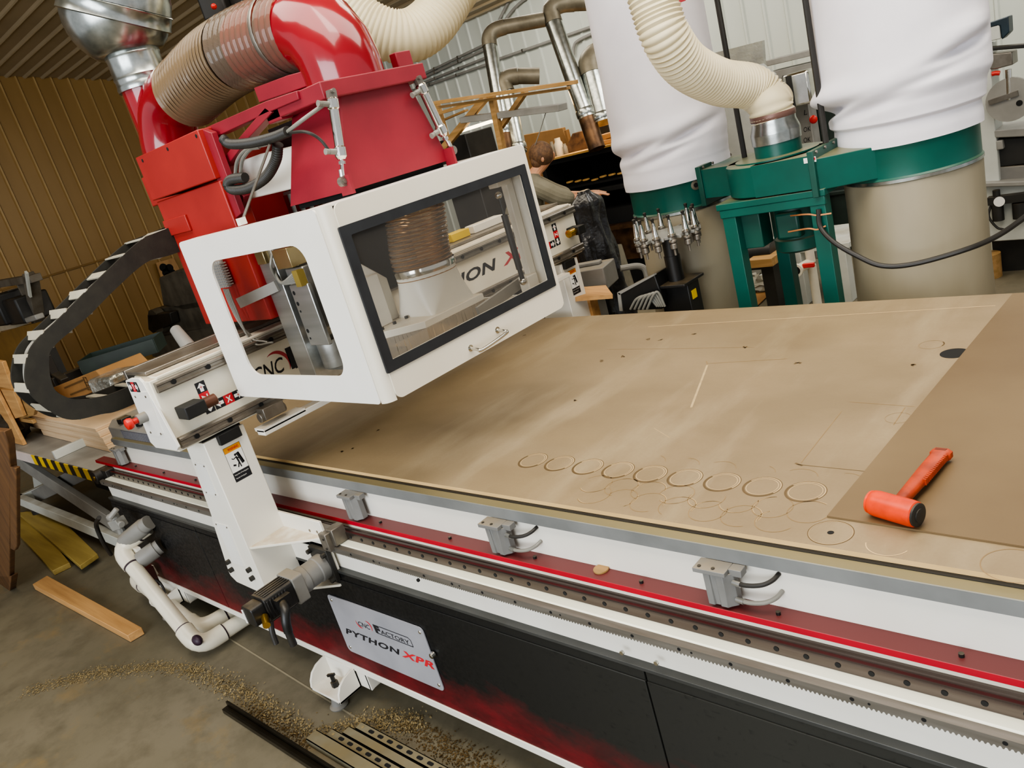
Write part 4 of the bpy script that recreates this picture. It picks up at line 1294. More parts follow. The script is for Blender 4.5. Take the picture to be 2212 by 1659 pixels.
hp = [ha, ha + V((.03, 0, -.004)), ha + V((.042, .008, -.008)), hb_ + V((.042, -.008, -.008)), hb_ + V((.03, 0, -.004)), hb_]
m = MB(); m.tube(smooth_path(hp, 5), .0052, 12)
for q in (ha, hb_): m.cyl(q, q + V((.004, 0, 0)), .010, seg=14)
m.build('door_handle', CHROME, door)
# ---- what shows through the windows
m = MB(); m.box(-2.330, -2.235, 1.29, 1.40, 1.19, 1.648); m.build('spindle_column', ALU, car, bevel=.003)
m = MB(); m.box(-2.21, -2.11, 1.30, 1.40, 1.38, 1.58); m.build('spindle_block', ALU, car, bevel=.004)
BR2 = M('pale_gold_aluminium', 'cdb98a', 'a99a74', rough=.25, metal=.9)
MB().box(-2.205, -2.12, 1.275, 1.33, 1.585, 1.645).build('valve_block', BR2, car, bevel=.002)
MB().box(-2.30, -2.25, 1.27, 1.29, 1.61, 1.655).build('valve_block', BR2, car, bevel=.002)
m = MB(); m.box(-2.195, -2.09, 1.285, 1.30, 1.33, 1.53); fb = m.build('head_plate', ALU, car, bevel=.003)
for z in (1.505, 1.47, 1.445, 1.38, 1.355): MB().cyl((-2.180, 1.285, z), (-2.180, 1.2845, z), .007 if z not in (1.445, 1.355) else .004, seg=12).build('hole', HOLE, fb)
m = MB(); m.cyl((-2.19, 1.36, 1.33), (-2.19, 1.36, 1.24), .05, seg=24); m.box(-2.26, -2.0, 1.34, 1.5, 1.225, 1.24); m.build('spindle_nose', ALU, car)
m = MB(); m.box(-2.06, -1.96, 1.30, 1.34, 1.26, 1.31); m.build('tool_clamp', ALU, car, bevel=.004)
m = MB(); m.bar((-2.44, 1.235, 1.505), (-2.26, 1.285, 1.535), .012, .034); m.build('cross_bar', GREYP2, car)
m = MB(); c = P(477, 592, y=1.25)
for k in range(4):
    m.cyl(c + V((-.022 + .016 * k, 0, -.045)), c + V((-.022 + .016 * k, 0, .045)), .010, seg=10)
for k in range(9): m.box(c.x - .034, c.x + .038, 1.238, 1.262, c.z - .04 + k * .009, c.z - .036 + k * .009)
tm = m.build('tube_manifold', GREYP, car)
for k in range(4):
    m = MB(); q = c + V((-.02 + .018 * k, -.004 * k, -.05))
    m.tube(smooth_path([q, q + V((.0, .0, -.06)), q + V((.02, .0, -.13 - .02 * k)), q + V((.05 + .022 * k, .02, -.2))], 6), .0032, 8); m.build('air_tube', GREYT, tm)
for k in range(6):
    q = P(600, 605, y=1.29) + V((0, 0, .006 * k)); w = P(640, 585 + 5 * k, y=1.28)
    MB().tube(smooth_path([P(590, 540, y=1.29), P(585, 575, y=1.27), q, (q + w) / 2 + V((0, -.02, -.015)), w], 6), .0038, 8).build('air_tube', GREYT, car)
MB().obox(P(648, 600, y=1.28), (.028, .025, .05)).build('amber_manifold', M('amber_plastic', '8c7a3f', '7a6932', rough=.3), car)
# dust shoe seen through the door
m = MB(); fz0, fz1 = 1.318, 1.335
m.prism([(-2.02, 1.36, fz0), (-1.90, 1.36, fz0), (-1.80, 1.44, fz0), (-1.80, 1.70, fz0), (-2.02, 1.70, fz0)], (0, 0, .022))
m.build('shoe_plate', WHITE, car, bevel=.002)
loops = []
for s in range(6):
    t_ = s / 5; zz = 1.34 + .105 * t_; cx_, cy_ = -1.90, 1.585
    sq = rrect(.17 * (1 - t_) + .19 * t_, .19, max(.01, .095 * t_ ** .7), 6)
    loops.append([(cx_ + a, cy_ + b, zz) for a, b in sq])
m = MB(); m.loft(loops); m.lathe([(.096, 0), (.096, .02)], (-1.90, 1.585, 1.443), seg=28); m.build('shoe_funnel', WHITE, car, smooth=30)
hp = smooth_path([(-1.90, 1.585, 1.45), (-1.90, 1.585, 1.52), (-1.895, 1.60, 1.60), (-1.90, 1.62, 1.70), (-1.90, 1.62, 1.755)], 10)
m = MB(); ribbed(m, hp, .092, .0125, .004, 32); sh = m.build('shoe_hose', CLEARH, car, smooth=60)
for p in resample(hp, .0125):
    MB().tube([p + V((math.cos(2 * PI * k / 30) * .0955, math.sin(2 * PI * k / 30) * .0955, 0)) for k in range(30)], .0016, 5, closed=True).build('wire_turn', COPPER, sh)
MB().lathe([(.099, 0), (.1, .006), (.1, .016), (.099, .02)], (-1.90, 1.585, 1.462), seg=32, caps=False).build('hose_clamp', CHROME, sh)
m = MB(); rnd = random.Random(2)
path = [(-2.02, 1.36), (-1.90, 1.36), (-1.80, 1.44), (-1.80, 1.70), (-2.02, 1.70)]
for (a, b), (c_, d_) in zip(path, path[1:]):
    n_ = int(math.hypot(c_ - a, d_ - b) / .012)
    for k in range(n_):
        u = k / n_; x = a + (c_ - a) * u; y = b + (d_ - b) * u
        x2, y2 = a + (c_ - a) * (u + .95 / n_), b + (d_ - b) * (u + .95 / n_); j = rnd.uniform(-.004, .004)
        m.add([(x, y, 1.318), (x2, y2, 1.318), (x2 + j, y2 + j, 1.235), (x + j, y + j, 1.235)], [(0, 1, 2, 3)])
m.build('bristle_curtain', CURTAIN, car, smooth=0)
m = MB(); m.box(-2.0, -1.96, 1.30, 1.45, 1.34, 1.50); m.prism([(-2.0, 1.30, 1.34), (-2.0, 1.50, 1.34), (-2.0, 1.50, 1.47), (-2.0, 1.38, 1.58), (-2.0, 1.30, 1.60)], (.012, 0, 0)); sb = m.build('shoe_bracket', WHITE, car, bevel=.003)
for q in ((-1.995, 1.36, 1.48), (-1.955, 1.37, 1.40)): MB().hexbolt(q, (1, 0, 0), .007, .008).build('bolt', DARK, sb)
m = MB(); m.box(-2.16, -2.04, 1.42, 1.62, 1.42, 1.70); m.build('spindle_motor', DARK, car, bevel=.006)
m = MB()
for y in (1.38, 1.43, 1.48, 1.68): m.hexbolt((-1.85 if y > 1.5 else -1.93, y, 1.34), (0, 0, 1), .006, .008)
m.build('bolts', DARK, car)
# gas strut and door post at the far side
s0, s1 = P(1077, 422, x=-1.70), P(1130, 608, x=-1.70)
m = MB(); m.cyl(s0, s0 + (s1 - s0) * .25, .0045, seg=10).cyl(s0 + (s1 - s0) * .22, s0 + (s1 - s0) * .85, .0105, seg=14).cyl(s0 + (s1 - s0) * .85, s1, .008, seg=12); gs = m.build('gas_strut', BLACK, car)
MB().ball(s0, .011).ball(s1, .012).build('ball_end', CHROME, gs)
m = MB(); m.box(-1.74, -1.715, 1.845, 1.875, 1.24, 1.72); m.box(-1.74, -1.70, 1.79, 1.85, 1.64, 1.68); m.box(-1.74, -1.70, 1.81, 1.86, 1.30, 1.35); m.build('door_post', WHITE, car, bevel=.003)
m = MB(); m.bar((-1.76, 1.62, 1.30), (-1.76, 1.87, 1.33), .012, .035); m.build('door_rail', GREYP2, car)
# ================================================================ two-bag dust collector beyond the bed
dc = thing('dust_collector', (-1.56, 3.35, 0), 'green two-bag dust collector with tall white filter bags beyond the bed', 'dust collector')
RZ0, RZ1 = 1.228, 1.372
RC, LC, HCN = V((-1.045, 3.45, 0)), V((-2.09, 3.45, 0)), V((-1.50, 3.27, 0))


def cloth(mb, c, rows, seed, folds=(), seg=120):
    rnd = random.Random(seed)
    ph = [rnd.uniform(0, 6.28) for _ in range(8)]
    loops = []
    for z, r in rows:
        lp = []
        for k in range(seg):
            a = 2 * PI * k / seg
            w = 1 + .012 * math.sin(2 * a + ph[0] + z * 1.3) + .008 * math.sin(5 * a + ph[1] - z * 3) + .005 * math.sin(9 * a + ph[2] + z * 7)
            zz = z
            for (fz, fa, fw, dep) in folds:
                da = math.atan2(math.sin(a - fa), math.cos(a - fa))
                fzz = fz + .05 * da
                w -= dep * math.exp(-((z - fzz) / .018) ** 2) * math.exp(-(da / fw) ** 2)
                w += dep * .45 * math.exp(-((z - fzz - .055) / .035) ** 2) * math.exp(-(da / fw) ** 2)
            lp.append(V((c.x + r * w * math.cos(a), c.y + r * w * math.sin(a), zz)))
        loops.append(lp)
    mb.loft(loops)


def rowset(pts, n):
    out = []
    for (z0, r0), (z1, r1) in zip(pts, pts[1:]):
        for k in range(n):
            t = k / n; t2 = t * t * (3 - 2 * t)
            out.append((z0 + (z1 - z0) * t, r0 + (r1 - r0) * t2))
    out.append(pts[-1]); return out


for c, rr, fo, sd, nm in ((RC, .25, ((1.515, -2.55, .55, .24), (1.64, -.45, .38, .17), (1.50, -1.9, .6, .07), (1.57, -1.0, .8, .04)), 1, 'r'), (LC, .245, ((1.535, -1.75, .5, .15), (1.56, -.75, .5, .17), (1.49, -1.25, .45, .10), (1.52, -2.5, .4, .08)), 2, 'l')):
    rb = MB()
    rb.lathe([(rr - .002, RZ0), (rr + .006, RZ0 + .003), (rr, RZ0 + .010), (rr, RZ1 - .012), (rr + .004, RZ1 - .006), (rr, RZ1)], (c.x, c.y, 0), seg=56)
    rg = rb.build('collector_ring', GREEN, dc, smooth=40)
    MB().lathe([(rr + .002, RZ0 - .014), (rr + .006, RZ0 - .010), (rr + .006, RZ0 + .002), (rr + .001, RZ0 + .004)], (c.x, c.y, 0), seg=56, caps=False).build('bag_strap', GALV, rg)
    m = MB()
    k = 1.16 if nm == 'r' else 1.03
    rows = rowset([(RZ1 - .018, rr + .013), (RZ1 + .012, rr + .014), (RZ1 + .06, rr * 1.04), (1.45, rr * 1.03 * (.5 + .5 * k)), (1.50, rr * 1.05 * (.5 + .5 * k)), (1.56, rr * 1.06 * k), (1.66, rr * k * 1.06), (1.95, rr * k * 1.04), (2.55, rr * k), (2.85, rr * k * .9), (2.98, rr * .6)], 12)
    cloth(m, c, rows, sd, fo)
    m.build('filter_bag', BAG, dc, smooth=80)
    m = MB()
    rows = rowset([(.12, rr * .98), (.16, rr * 1.06), (.5, rr * 1.04), (.9, rr * 1.01), (RZ0 - .05, rr * .995), (RZ0, rr * .995)], 8)
    cloth(m, c, rows, sd + 5, ())
    m.build('dust_bag', POLY, dc, smooth=80)
q = P(1520, 402, y=LC.y - .24); dq = V((q.x - LC.x, q.y - LC.y, 0)).normalized(); q = V((LC.x, LC.y, q.z)) + dq * .244
m = MB(); m.lathe([(.022, 0), (.022, .004), (.012, .006)], q, dq, 20); pt_ = m.build('ring_port', GALVD, dc)
MB().lathe([(.011, .006), (.011, .0066)], q, dq, 16).build('port_hole', HOLE, pt_)
# fan housing, outlets, inlet
m = MB(); m.lathe([(.205, 1.268), (.21, 1.272), (.21, 1.392), (.205, 1.396)], (HCN.x, HCN.y, 0), seg=48)
m.prism([(HCN.x - .02, HCN.y - .21, 1.268), (-1.27, HCN.y - .215, 1.268), (-1.27, HCN.y + .10, 1.268), (HCN.x, HCN.y + .1, 1.268)], (0, 0, .128))
m.prism([(HCN.x, HCN.y + .21, 1.268), (-1.86, HCN.y + .27, 1.268), (-1.86, HCN.y - .02, 1.268), (HCN.x, HCN.y - .1, 1.268)], (0, 0, .128))
fan = m.build('fan_housing', GREEN, dc, smooth=40)
m = MB(); m.prism([(-1.27, HCN.y - .215, 1.258), (-1.085, 3.208, 1.242), (-1.0, 3.60, 1.242), (-1.27, HCN.y + .10, 1.258)], (0, 0, .122))
m.build('outlet_duct', GREEN, dc, bevel=.003)
for x, ya, yb2 in ((-1.27, HCN.y - .225, HCN.y + .12), (-1.86, HCN.y - .03, HCN.y + .28)):
    m = MB(); m.box(x - .012, x + .012, ya, yb2, 1.235, 1.412)
    fl_ = m.build('flange', GREEND, dc, bevel=.002)
    for k in range(4): MB().hexbolt((x + .012, ya + .03 + k * .09, 1.404), (1, 0, 0), .006, .006).build('bolt', STEEL, fl_)
MB().lathe([(.17, 1.396), (.17, 1.402)], (HCN.x, HCN.y, 0), seg=40).build('cover_plate', GREEN, fan)
ic = V((-1.49, 3.27, 0))
m = MB(); m.lathe([(.094, 1.40), (.094, 1.462)], ic, seg=36, caps=False); m.build('inlet_collar', GREEN, dc)
m = MB(); m.lathe([(.099, 1.452), (.100, 1.49), (.100, 1.495), (.088, 1.53), (.088, 1.56)], ic, seg=36, caps=False); m.build('reducer', GALV, dc)
p = P(1748, 346, y=HCN.y - .217)
m = MB(); m.box(p.x - .022, p.x + .026, HCN.y - .2165, HCN.y - .2155, p.z - .010, p.z + .010); m.box(p.x - .006, p.x + .024, HCN.y - .2170, HCN.y - .2160, p.z - .003, p.z + .007, 1)
m.build('warning_label', [WHITEP, REDP], fan, smooth=0)
# stand, motor, switch box
for x, y in ((-1.66, 3.10), (-1.28, 3.10), (-1.62, 3.46)):
    m = MB(); m.box(x - .03, x + .03, y - .03, y + .03, 0, 1.235)
    m.build('leg', GREEN, dc, bevel=.002)
m = MB(); m.box(-1.705, -1.24, 3.06, 3.50, 1.235, 1.262); m.box(-1.695, -1.245, 3.064, 3.084, 1.20, 1.236); m.build('stand_top', GREEN, dc, bevel=.003)
m = MB(); m.lathe([(.085, .99), (.10, 1.0), (.10, 1.045), (.088, 1.05), (.088, 1.235)], (-1.46, 3.27, 0), seg=32)
mot = m.build('fan_motor', GREEND, dc)
m = MB(); m.box(-1.50, -1.40, 3.15, 3.20, 1.06, 1.17); m.build('terminal_box', GREEND, mot, bevel=.01)
m = MB(); m.box(-1.675, -1.55, 3.12, 3.22, 1.045, 1.215); m.build('switch_box', GREEND, dc, bevel=.004)
for q0 in ((1607, 330), (1786, 322)):
    b = P(*q0, y=3.4 if q0[0] < 1700 else 3.22)
    MB().cyl(b - V((0, 0, .03)), (b.x, b.y, 3.0), .012, seg=10).build('support_rod', CABLE, dc)
for (a, b, c) in (((1708, 466), (1745, 463), (1796, 461)), ((1703, 501), (1745, 494), (1784, 488))):
    MB().tube(smooth_path([P(*a, y=3.13), P(*b, y=3.055), P(b[0] + 20, b[1] + 2, y=3.055), P(*c, y=3.065)], 6), .0032, 6).build('tie_wire', M('orange_wire', 'cc8a58', 'bd7b4b', rough=.5), dc)
# printed mark high on the far white bag
p = P(1468, 4, y=3.45 - .262)
MB().box(p.x - .025, p.x + .03, p.y - .004, p.y - .002, p.z - .004, p.z + .03).build('bag_print', REDP2, dc)
pc = [P(1768, 452, y=3.06), P(1772, 490, y=3.05), P(1800, 522, d=3.05), P(1850, 552, d=3.0), P(1905, 574, d=2.95), P(1975, 570, d=2.9), P(2080, 541, d=2.8), P(2150, 512, d=2.7), P(2215, 468, d=2.6), P(2290, 405, d=2.5), P(2500, 230, d=2.5), P(2750, -50, d=2.6), P(2850, -700, d=2.8)]
tag(MB().tube(smooth_path(pc, 8), .0095, 10).build('power_cord', CABLE, loc=tuple(pc[1])), 'black power cord sagging from the green stand across the plastic dust bag', 'cord')
hpts = [V((ic.x, ic.y, 1.545)), V((ic.x - .005, ic.y, 1.60)), P(1662, 218, d=3.27), P(1622, 188, d=3.25), P(1555, 178, d=3.15), P(1485, 143, d=3.0), P(1441, 85, d=2.9), P(1418, 25, d=2.87), P(1398, -50, d=2.85), P(1370, -160, d=2.85), P(1340, -420, d=2.9), P(1330, -720, d=3.0)]
m = MB(); ribbed(m, smooth_path(hpts, 14), .085, .0175, .0055, 36)
ho = m.build('flex_hose', HOSE, loc=(ic.x, ic.y, 1.55), smooth=60)
tag(ho, 'cream ribbed hose rising from the green fan housing between the white bags', 'hose')
MB().lathe([(.089, 1.545), (.091, 1.549), (.091, 1.565), (.089, 1.569)], ic, seg=36, caps=False).build('hose_clamp', M('rusty_clamp', '7d6058', '6b5048', rough=.4, metal=.4), ho)
hpts = [P(480, -560, d=3.2), P(570, -260, d=3.1), P(650, -110, d=3.1), P(715, -10, d=3.1), P(790, 55, d=3.12), P(868, 80, d=3.15), P(925, 55, d=3.2), P(968, -5, d=3.25), P(1000, -80, d=3.3), P(1010, -300, d=3.4), P(960, -620, d=3.6)]
m = MB(); ribbed(m, smooth_path(hpts, 14), .098, .019, .0045, 36)
tag(m.build('flex_hose', HOSE, loc=tuple(hpts[5]), smooth=60), 'cream ribbed hose hanging in a loop behind the red hood', 'hose')

# ================================================================ tool carousel on its post
tc = P(1441, 505, y=3.05)
tool = thing('tool_carousel', (tc.x, tc.y, 0), 'grey tool changer disc on a black post at the far edge of the bed', 'tool changer')
m = MB(); m.lathe([(.030, -.012), (.110, -.008), (.121, -.006), (.121, .006), (.10, .008), (.03, .012)], tc, seg=40)
for k in range(12):
    a = 2 * PI * k / 12; d = V((math.cos(a), math.sin(a), 0)); s = V((-d.y, d.x, 0))
    for sg in (-1, 1): m.obox(tc + d * .125 + s * (.017 * sg), (.05, .010, .012), d)
m.build('disc', M('pale_carousel_plastic', '8f8f8a', '80807b', rough=.45), tool, bevel=.001)
MB().cyl((tc.x, tc.y, tc.z - .15), (tc.x, tc.y, tc.z - .008), .032, seg=20).cyl((tc.x, tc.y, .93), (tc.x, tc.y, tc.z - .1), .036, seg=20).build('post', BLACK, tool)
q = P(1437, 606, y=3.05)
m = MB(); m.box(tc.x - .12, tc.x + .09, 2.96, 3.14, q.z - .014, q.z); m.box(tc.x - .07, tc.x + .08, 3.0, 3.10, 0, q.z - .012); m.build('stand', BLACK, tool, bevel=.003)
MB().box(tc.x + .081, tc.x + .083, 3.02, 3.06, q.z - .09, q.z - .05).build('yellow_label', YELLOW, tool)
first = None
for k in range(12):
    a = 2 * PI * (k + .35) / 12
    if k in (3,): continue
    pos = tc + V((math.cos(a) * .133, math.sin(a) * .133, 0))
    if first is None:
        first = thing('tool_holder', pos, 'steel cone tool holder gripped upright in the rim of the grey carousel', 'tool holder', 'tool holders on the carousel')
        MB().lathe([(.0165, .012), (.0165, .018), (.0145, .020), (.0075, .078), (.0065, .080)], pos, seg=20).build('taper', CHROME, first)
        MB().lathe([(.0065, .078), (.0055, .088), (.008, .092), (.008, .100), (.003, .103)], pos, seg=12).build('pull_stud', DARK, first)
        MB().lathe([(.011, -.050), (.016, -.046), (.016, -.028), (.013, -.024), (.019, -.018), (.019, -.012), (.014, -.006), (.014, .004), (.019, .008), (.019, .013)], pos, seg=20).build('collet_nut', STEEL, first)
        MB().cyl(pos + V((0, 0, -.050)), pos + V((0, 0, -.078)), .0055, seg=10).build('cutter', STEEL, first)
    else: dup(first, pos)
bx = thing('control_box', tuple(P(1385, 640, y=3.0)), 'slanted black control box with a pale edge and grey cables at the bed edge', 'control box')
m = MB(); m.prism([P(*q, y=2.95) for q in ((1336, 632), (1413, 593), (1430, 640), (1430, 668), (1345, 672))], (0, .16, 0)); m.build('box', BLACK, bx, bevel=.004)
m = MB(); m.prism([P(*q, y=2.945) for q in ((1333, 632), (1340, 634), (1345, 672), (1338, 672))], (0, .02, 0)); m.prism([P(*q, y=2.945) for q in ((1333, 632), (1412, 592), (1414, 595), (1338, 637))], (0, .02, 0)); m.build('edge_trim', GREYP2, bx)
for k in range(5):
    pts = [P(1362 + 9 * k, 668, y=2.9), P(1375 + 9 * k, 646 - 2 * k, y=2.9), P(1398 + 6 * k, 640 - 2 * k, y=2.91), P(1420 + 4 * k, 662, y=2.92)]
    MB().tube(smooth_path(pts, 6), .006, 8).build('cable', GREYT, bx)

# ================================================================ back of the shop
YR = 6.35
p0, p1 = P(1168, 360, y=YR), P(1420, 314, y=YR)
rack = thing('steel_furnace', ((p0.x + p1.x) / 2, YR + .5, 0), 'black steel bench oven with a lit mouth standing against the back', 'oven')
zt = 1.385
m = MB(); m.box(p0.x, p1.x, YR, YR + .9, zt - .05, zt); m.box(p0.x, p1.x, YR + .75, YR + .9, 0, zt); m.box(p0.x, p0.x + .05, YR, YR + .9, 0, zt); m.box(p1.x - .05, p1.x, YR, YR + .9, 0, zt)
m.box(p0.x, p1.x, YR + .05, YR + .9, .0, .80); m.box(p0.x, p1.x, YR - .02, YR + .9, .98, 1.02)
m.build('body', HOLE, rack, bevel=.004)
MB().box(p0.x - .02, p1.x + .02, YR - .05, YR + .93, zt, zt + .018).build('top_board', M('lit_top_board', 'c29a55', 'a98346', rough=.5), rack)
MB().box(p0.x, p1.x, YR - .12, YR, .62, .66).box(p0.x + .2, p1.x, YR - .04, YR, .3, .62).build('front_rail', RUST, rack)
fst = None
for (px, py) in ((1231, 393), (1249, 391), (1266, 388), (1285, 388), (1303, 381), (1322, 377), (1341, 374)):
    q = P(px, py, y=YR + .1)
    q = V((q.x, q.y, 1.022 if False else q.z))
    if fst is None:
        o = MB().lathe([(.034, -.008), (.038, -.004), (.038, .004), (.034, .008)], q, seg=20).build('wooden_disc', WARMDISC, loc=tuple(q))
        fst = tag(o, 'small round wooden disc lit on the dark oven shelf', 'disc', 'wooden discs on the oven shelf'); base_ = q
    else:
        o = fst.copy(); COL.objects.link(o); o.location = q
MB().box(p0.x + .05, p1.x - .05, YR + .03, YR + .6, P(1285, 390, y=YR + .1).z - .026, P(1285, 390, y=YR + .1).z - .0085).build('inner_shelf', HOLE, rack)
for (px, py, w, h, nm, lb, mt) in ((1199, 341, .045, .15, 'spray_bottle', 'slim pale bottle on the oven top beside the person', GREYP2), (1213, 339, .085, .17, 'paint_can', 'squat cream tin on the oven top', CREAM),
                                   (1225, 338, .05, .10, 'glass_jar', 'short pale jar on the oven top next to the tin', GREYT), (1306, 322, .16, .06, 'wood_offcut', 'pale wood offcut at the front of the oven top', PINE), (1322, 316, .18, .10, 'wood_offcut', 'taller stack of pale wood on the oven top by the white bag', PINE)):
    q = P(px, py, y=YR + .12)
    if nm == 'wood_offcut': o = MB().box(q.x - w / 2, q.x + w / 2, q.y - .06, q.y + .06, zt + .018, zt + .018 + h * .45).box(q.x - w / 2.6, q.x + w / 2, q.y - .05, q.y + .05, zt + .018 + h * .5, zt + .018 + h).build(nm, mt, loc=(q.x, q.y, zt + .018), bevel=.006)
    else: o = MB().lathe([(w / 2 * .95, 0), (w / 2, .008), (w / 2, h * .7), (w / 2 * .7, h * .82), (w / 2 * .7, h)], (q.x, q.y, zt + .018), seg=16).build(nm, mt, loc=(q.x, q.y, zt + .018))
    tag(o, lb, {'spray_bottle': 'bottle', 'paint_can': 'tin', 'glass_jar': 'jar', 'wood_offcut': 'wood'}[nm])
m = MB()
q = P(1268, 330, y=YR + .3)
m.loft([[V((q.x + a * .17, q.y + b * .17, zt + .018)) for a, b in ((-1, -1), (1, -1), (1, 1), (-1, 1))], [V((q.x + a * .07, q.y + b * .07, zt + .19)) for a, b in ((-1, -1), (1, -1), (1, 1), (-1, 1))]])
m.build('flue_hood', RUST, rack, bevel=.004)


def duct(name, label, pts, r, splits, group=None):
    """metal duct: a shiny pipe run and dusty elbow or horizontal runs, each its own part"""
    t_ = thing(name, pts[0], label, 'duct', group)
    for (i0, i1, mt, nm) in splits:
        seg_ = pts[i0:i1 + 1]
        if len(seg_) > 2: seg_ = smooth_path(seg_, 3)
        MB().tube(seg_, r * (1.06 if nm == 'elbow' else 1.0), 20).build(nm, mt, t_, smooth=28 if nm == 'elbow' else 40)
    m = MB()
    for (i0, i1, mt, nm) in splits:
        if nm == 'pipe':
            d = (V(pts[i1]) - V(pts[i0])).normalized()
            m.lathe([(r * 1.05, 0), (r * 1.1, .012), (r * 1.1, .05), (r * 1.05, .062)], V(pts[i0]) + d * .02, d, 20, caps=False)
    m.build('joint_band', GALV, t_)
    return t_


D_ = 7.2
f = lambda x, y, d=D_: P(x, y, d=d)
duct('duct_pipe', 'tall steel duct running straight down into the oven hood', [f(1290, 322), f(1268, 255), f(1196, 50), f(1190, 22), f(1212, 8), f(1240, 5), f(1305, 2)], .078,
     ((1, 2, GALV, 'pipe'), (0, 1, RUST, 'pipe_foot'), (2, 5, GALVD, 'elbow'), (5, 6, GALVD, 'horizontal_run')))
duct('duct_pipe', 'slimmer steel duct with a dusty top elbow behind the wooden frame', [f(1100, 345), f(1090, 290), f(1058, 100), f(1057, 80), f(1068, 66), f(1090, 58), f(1175, 42)], .066,
     ((1, 2, GALV, 'pipe'), (0, 1, RUST, 'pipe_foot'), (2, 5, GALVD, 'elbow'), (5, 6, GALVD, 'horizontal_run')))
duct('duct_pipe', 'short steel duct with a low dusty elbow above the timber frame', [f(1122, 330), f(1095, 200), f(1088, 180), f(1098, 168), f(1118, 164), f(1165, 164)], .072,
     ((0, 1, GALV, 'pipe'), (1, 4, GALVD, 'elbow'), (4, 5, GALVD, 'horizontal_run')))
duct('duct_pipe', 'wide steel duct with a brown elbow next to the white filter bag', [f(1305, 265), f(1279, 160), f(1275, 138), f(1285, 122), f(1305, 114), f(1350, 104)], .105,
     ((0, 1, GALV, 'pipe'), (1, 4, GALVD, 'elbow'), (4, 5, GALVD, 'horizontal_run')))
m = MB(); a = P(1310, 285, y=YR + .3); a.z = zt + .018 + .17; m.box(a.x - .10, a.x + .10, a.y - .1, a.y + .1, zt + .0185, zt + .33); m.obox(a + V((.06, -.12, .24)), (.07, .07, .12), m=1); m.cyl(a + V((.06, -.1, .12)), a + V((.06, -.1, .2)), .02, seg=10)
m2 = m.build('wall_furnace_motor', [DARK, CREAM], loc=tuple(a)); tag(m2, 'dark upright blower with a pale cap beside the wide duct', 'blower')
# conduits clipped along the white wall
cg = 'grey conduits along the white wall'
yw = WY - .05
for k, (qa, qb, lb) in enumerate((((905, 165), (1052, 94), 'topmost of the four close grey conduits left of the tall ducts'), ((905, 172), (1054, 104), 'second grey conduit from the top of the close set of four'),
                                  ((905, 183), (1056, 122), 'third grey conduit from the top of the close set of four'), ((890, 196), (1058, 137), 'lowest of the four close grey conduits left of the tall ducts'),
                                  ((1076, 128), (1312, 46), 'single grey conduit running between the two tall ducts'))):
    a, b = P(*qa, y=yw), P(*qb, y=yw)
    o = MB().cyl(a, b, .018, seg=10).build('conduit', GREYP2, loc=tuple((a + b) / 2))
    for s in (.25, .6): 
        c = a + (b - a) * s; MB().box(c.x - .012, c.x + .012, c.y - .02, c.y + .045, c.z - .022, c.z + .022).build('clip', GALV, o)
    tag(o, lb, 'conduit', cg)
for k, (pts, lb) in enumerate(((((1052, 94), (1075, 50), (1100, 0), (1120, -40)), 'grey conduit bending up steeply past the dusty duct elbow'), (((1060, 97), (1090, 45), (1125, 5), (1170, -20)), 'grey conduit sweeping up and right from the dusty duct elbow'),
                               (((1238, 120), (1240, 100), (1252, 86), (1312, 58)), 'grey conduit with a tight bend beside the wide brown elbow'))):
    ps = [P(*q, y=yw) for q in pts]
    tag(MB().tube(smooth_path(ps, 6), .018, 10).build('conduit', GREYP2, loc=tuple(ps[0])), lb, 'conduit', cg)
# timber frame and hanging strip light
yf_ = 5.0
tf = thing('timber_frame', tuple(P(1080, 330, y=yf_)), 'rough pine timber frame with diagonal braces behind the red hood', 'frame')
for (a, b, w) in (((940, 222), (1245, 177), 8), ((945, 232), (1228, 190), 6), ((1061, 200), (1088, 335), 15), ((1136, 197), (1082, 275), 11), ((1048, 212), (960, 318), 17), ((938, 248), (1062, 210), 8), ((944, 222), (975, 330), 9), ((952, 262), (1008, 238), 5)):
    yf_ += .051
    A_, B2 = P(*a, y=yf_), P(*b, y=yf_)
    MB().bar(A_, B2, .05, w / 1700 * 5.9, (B2 - A_).cross(V((0, 1, 0)))).build('member', PINED, tf, bevel=.002)
A_, B2 = P(1003, 258, y=5.2), P(1216, 231, y=5.2)
lt = thing('strip_light', tuple((A_ + B2) / 2), 'grey fluorescent strip light hung level in front of the timber frame', 'light')
MB().bar(A_, B2, .12, .05).build('housing', GREYP2, lt, bevel=.004)
a, b = P(996, 283, y=5.3), P(1074, 258, y=5.3)
MB().cyl(a, b, .014, seg=12).build('tube', GLOW, lt)
w = P(1180, 240, y=5.2)
MB().tube([P(1150, 330, y=5.2), P(1166, 285, y=5.2), w], .004, 6).build('hang_wire', GREYT, lt)
q = P(1000, 345, y=5.7)
tag(MB().box(q.x - .32, q.x + .12, q.y, q.y + .4, 0, P(1000, 290, y=5.7).z).build('steel_cabinet', DARK, loc=(q.x, q.y, 0), bevel=.01), 'dark steel cabinet beneath the timber frame', 'cabinet')
m = MB(); m.prism([P(*q_, y=7.1) for q_ in ((1120, 330), (1130, 292), (1215, 276), (1232, 330), (1390, 700), (1290, 720))], (0, .05, 0)); m.box(*sorted((P(1222, 300, y=7.05).x, P(1228, 300, y=7.05).x)), 7.05, 7.1, .9, P(1225, 280, y=7.05).z)
tag(m.build('cardboard_sheet', CARD, loc=tuple(P(1175, 330, y=7.1)), bevel=.004), 'brown cardboard sheet standing behind the worker', 'cardboard')

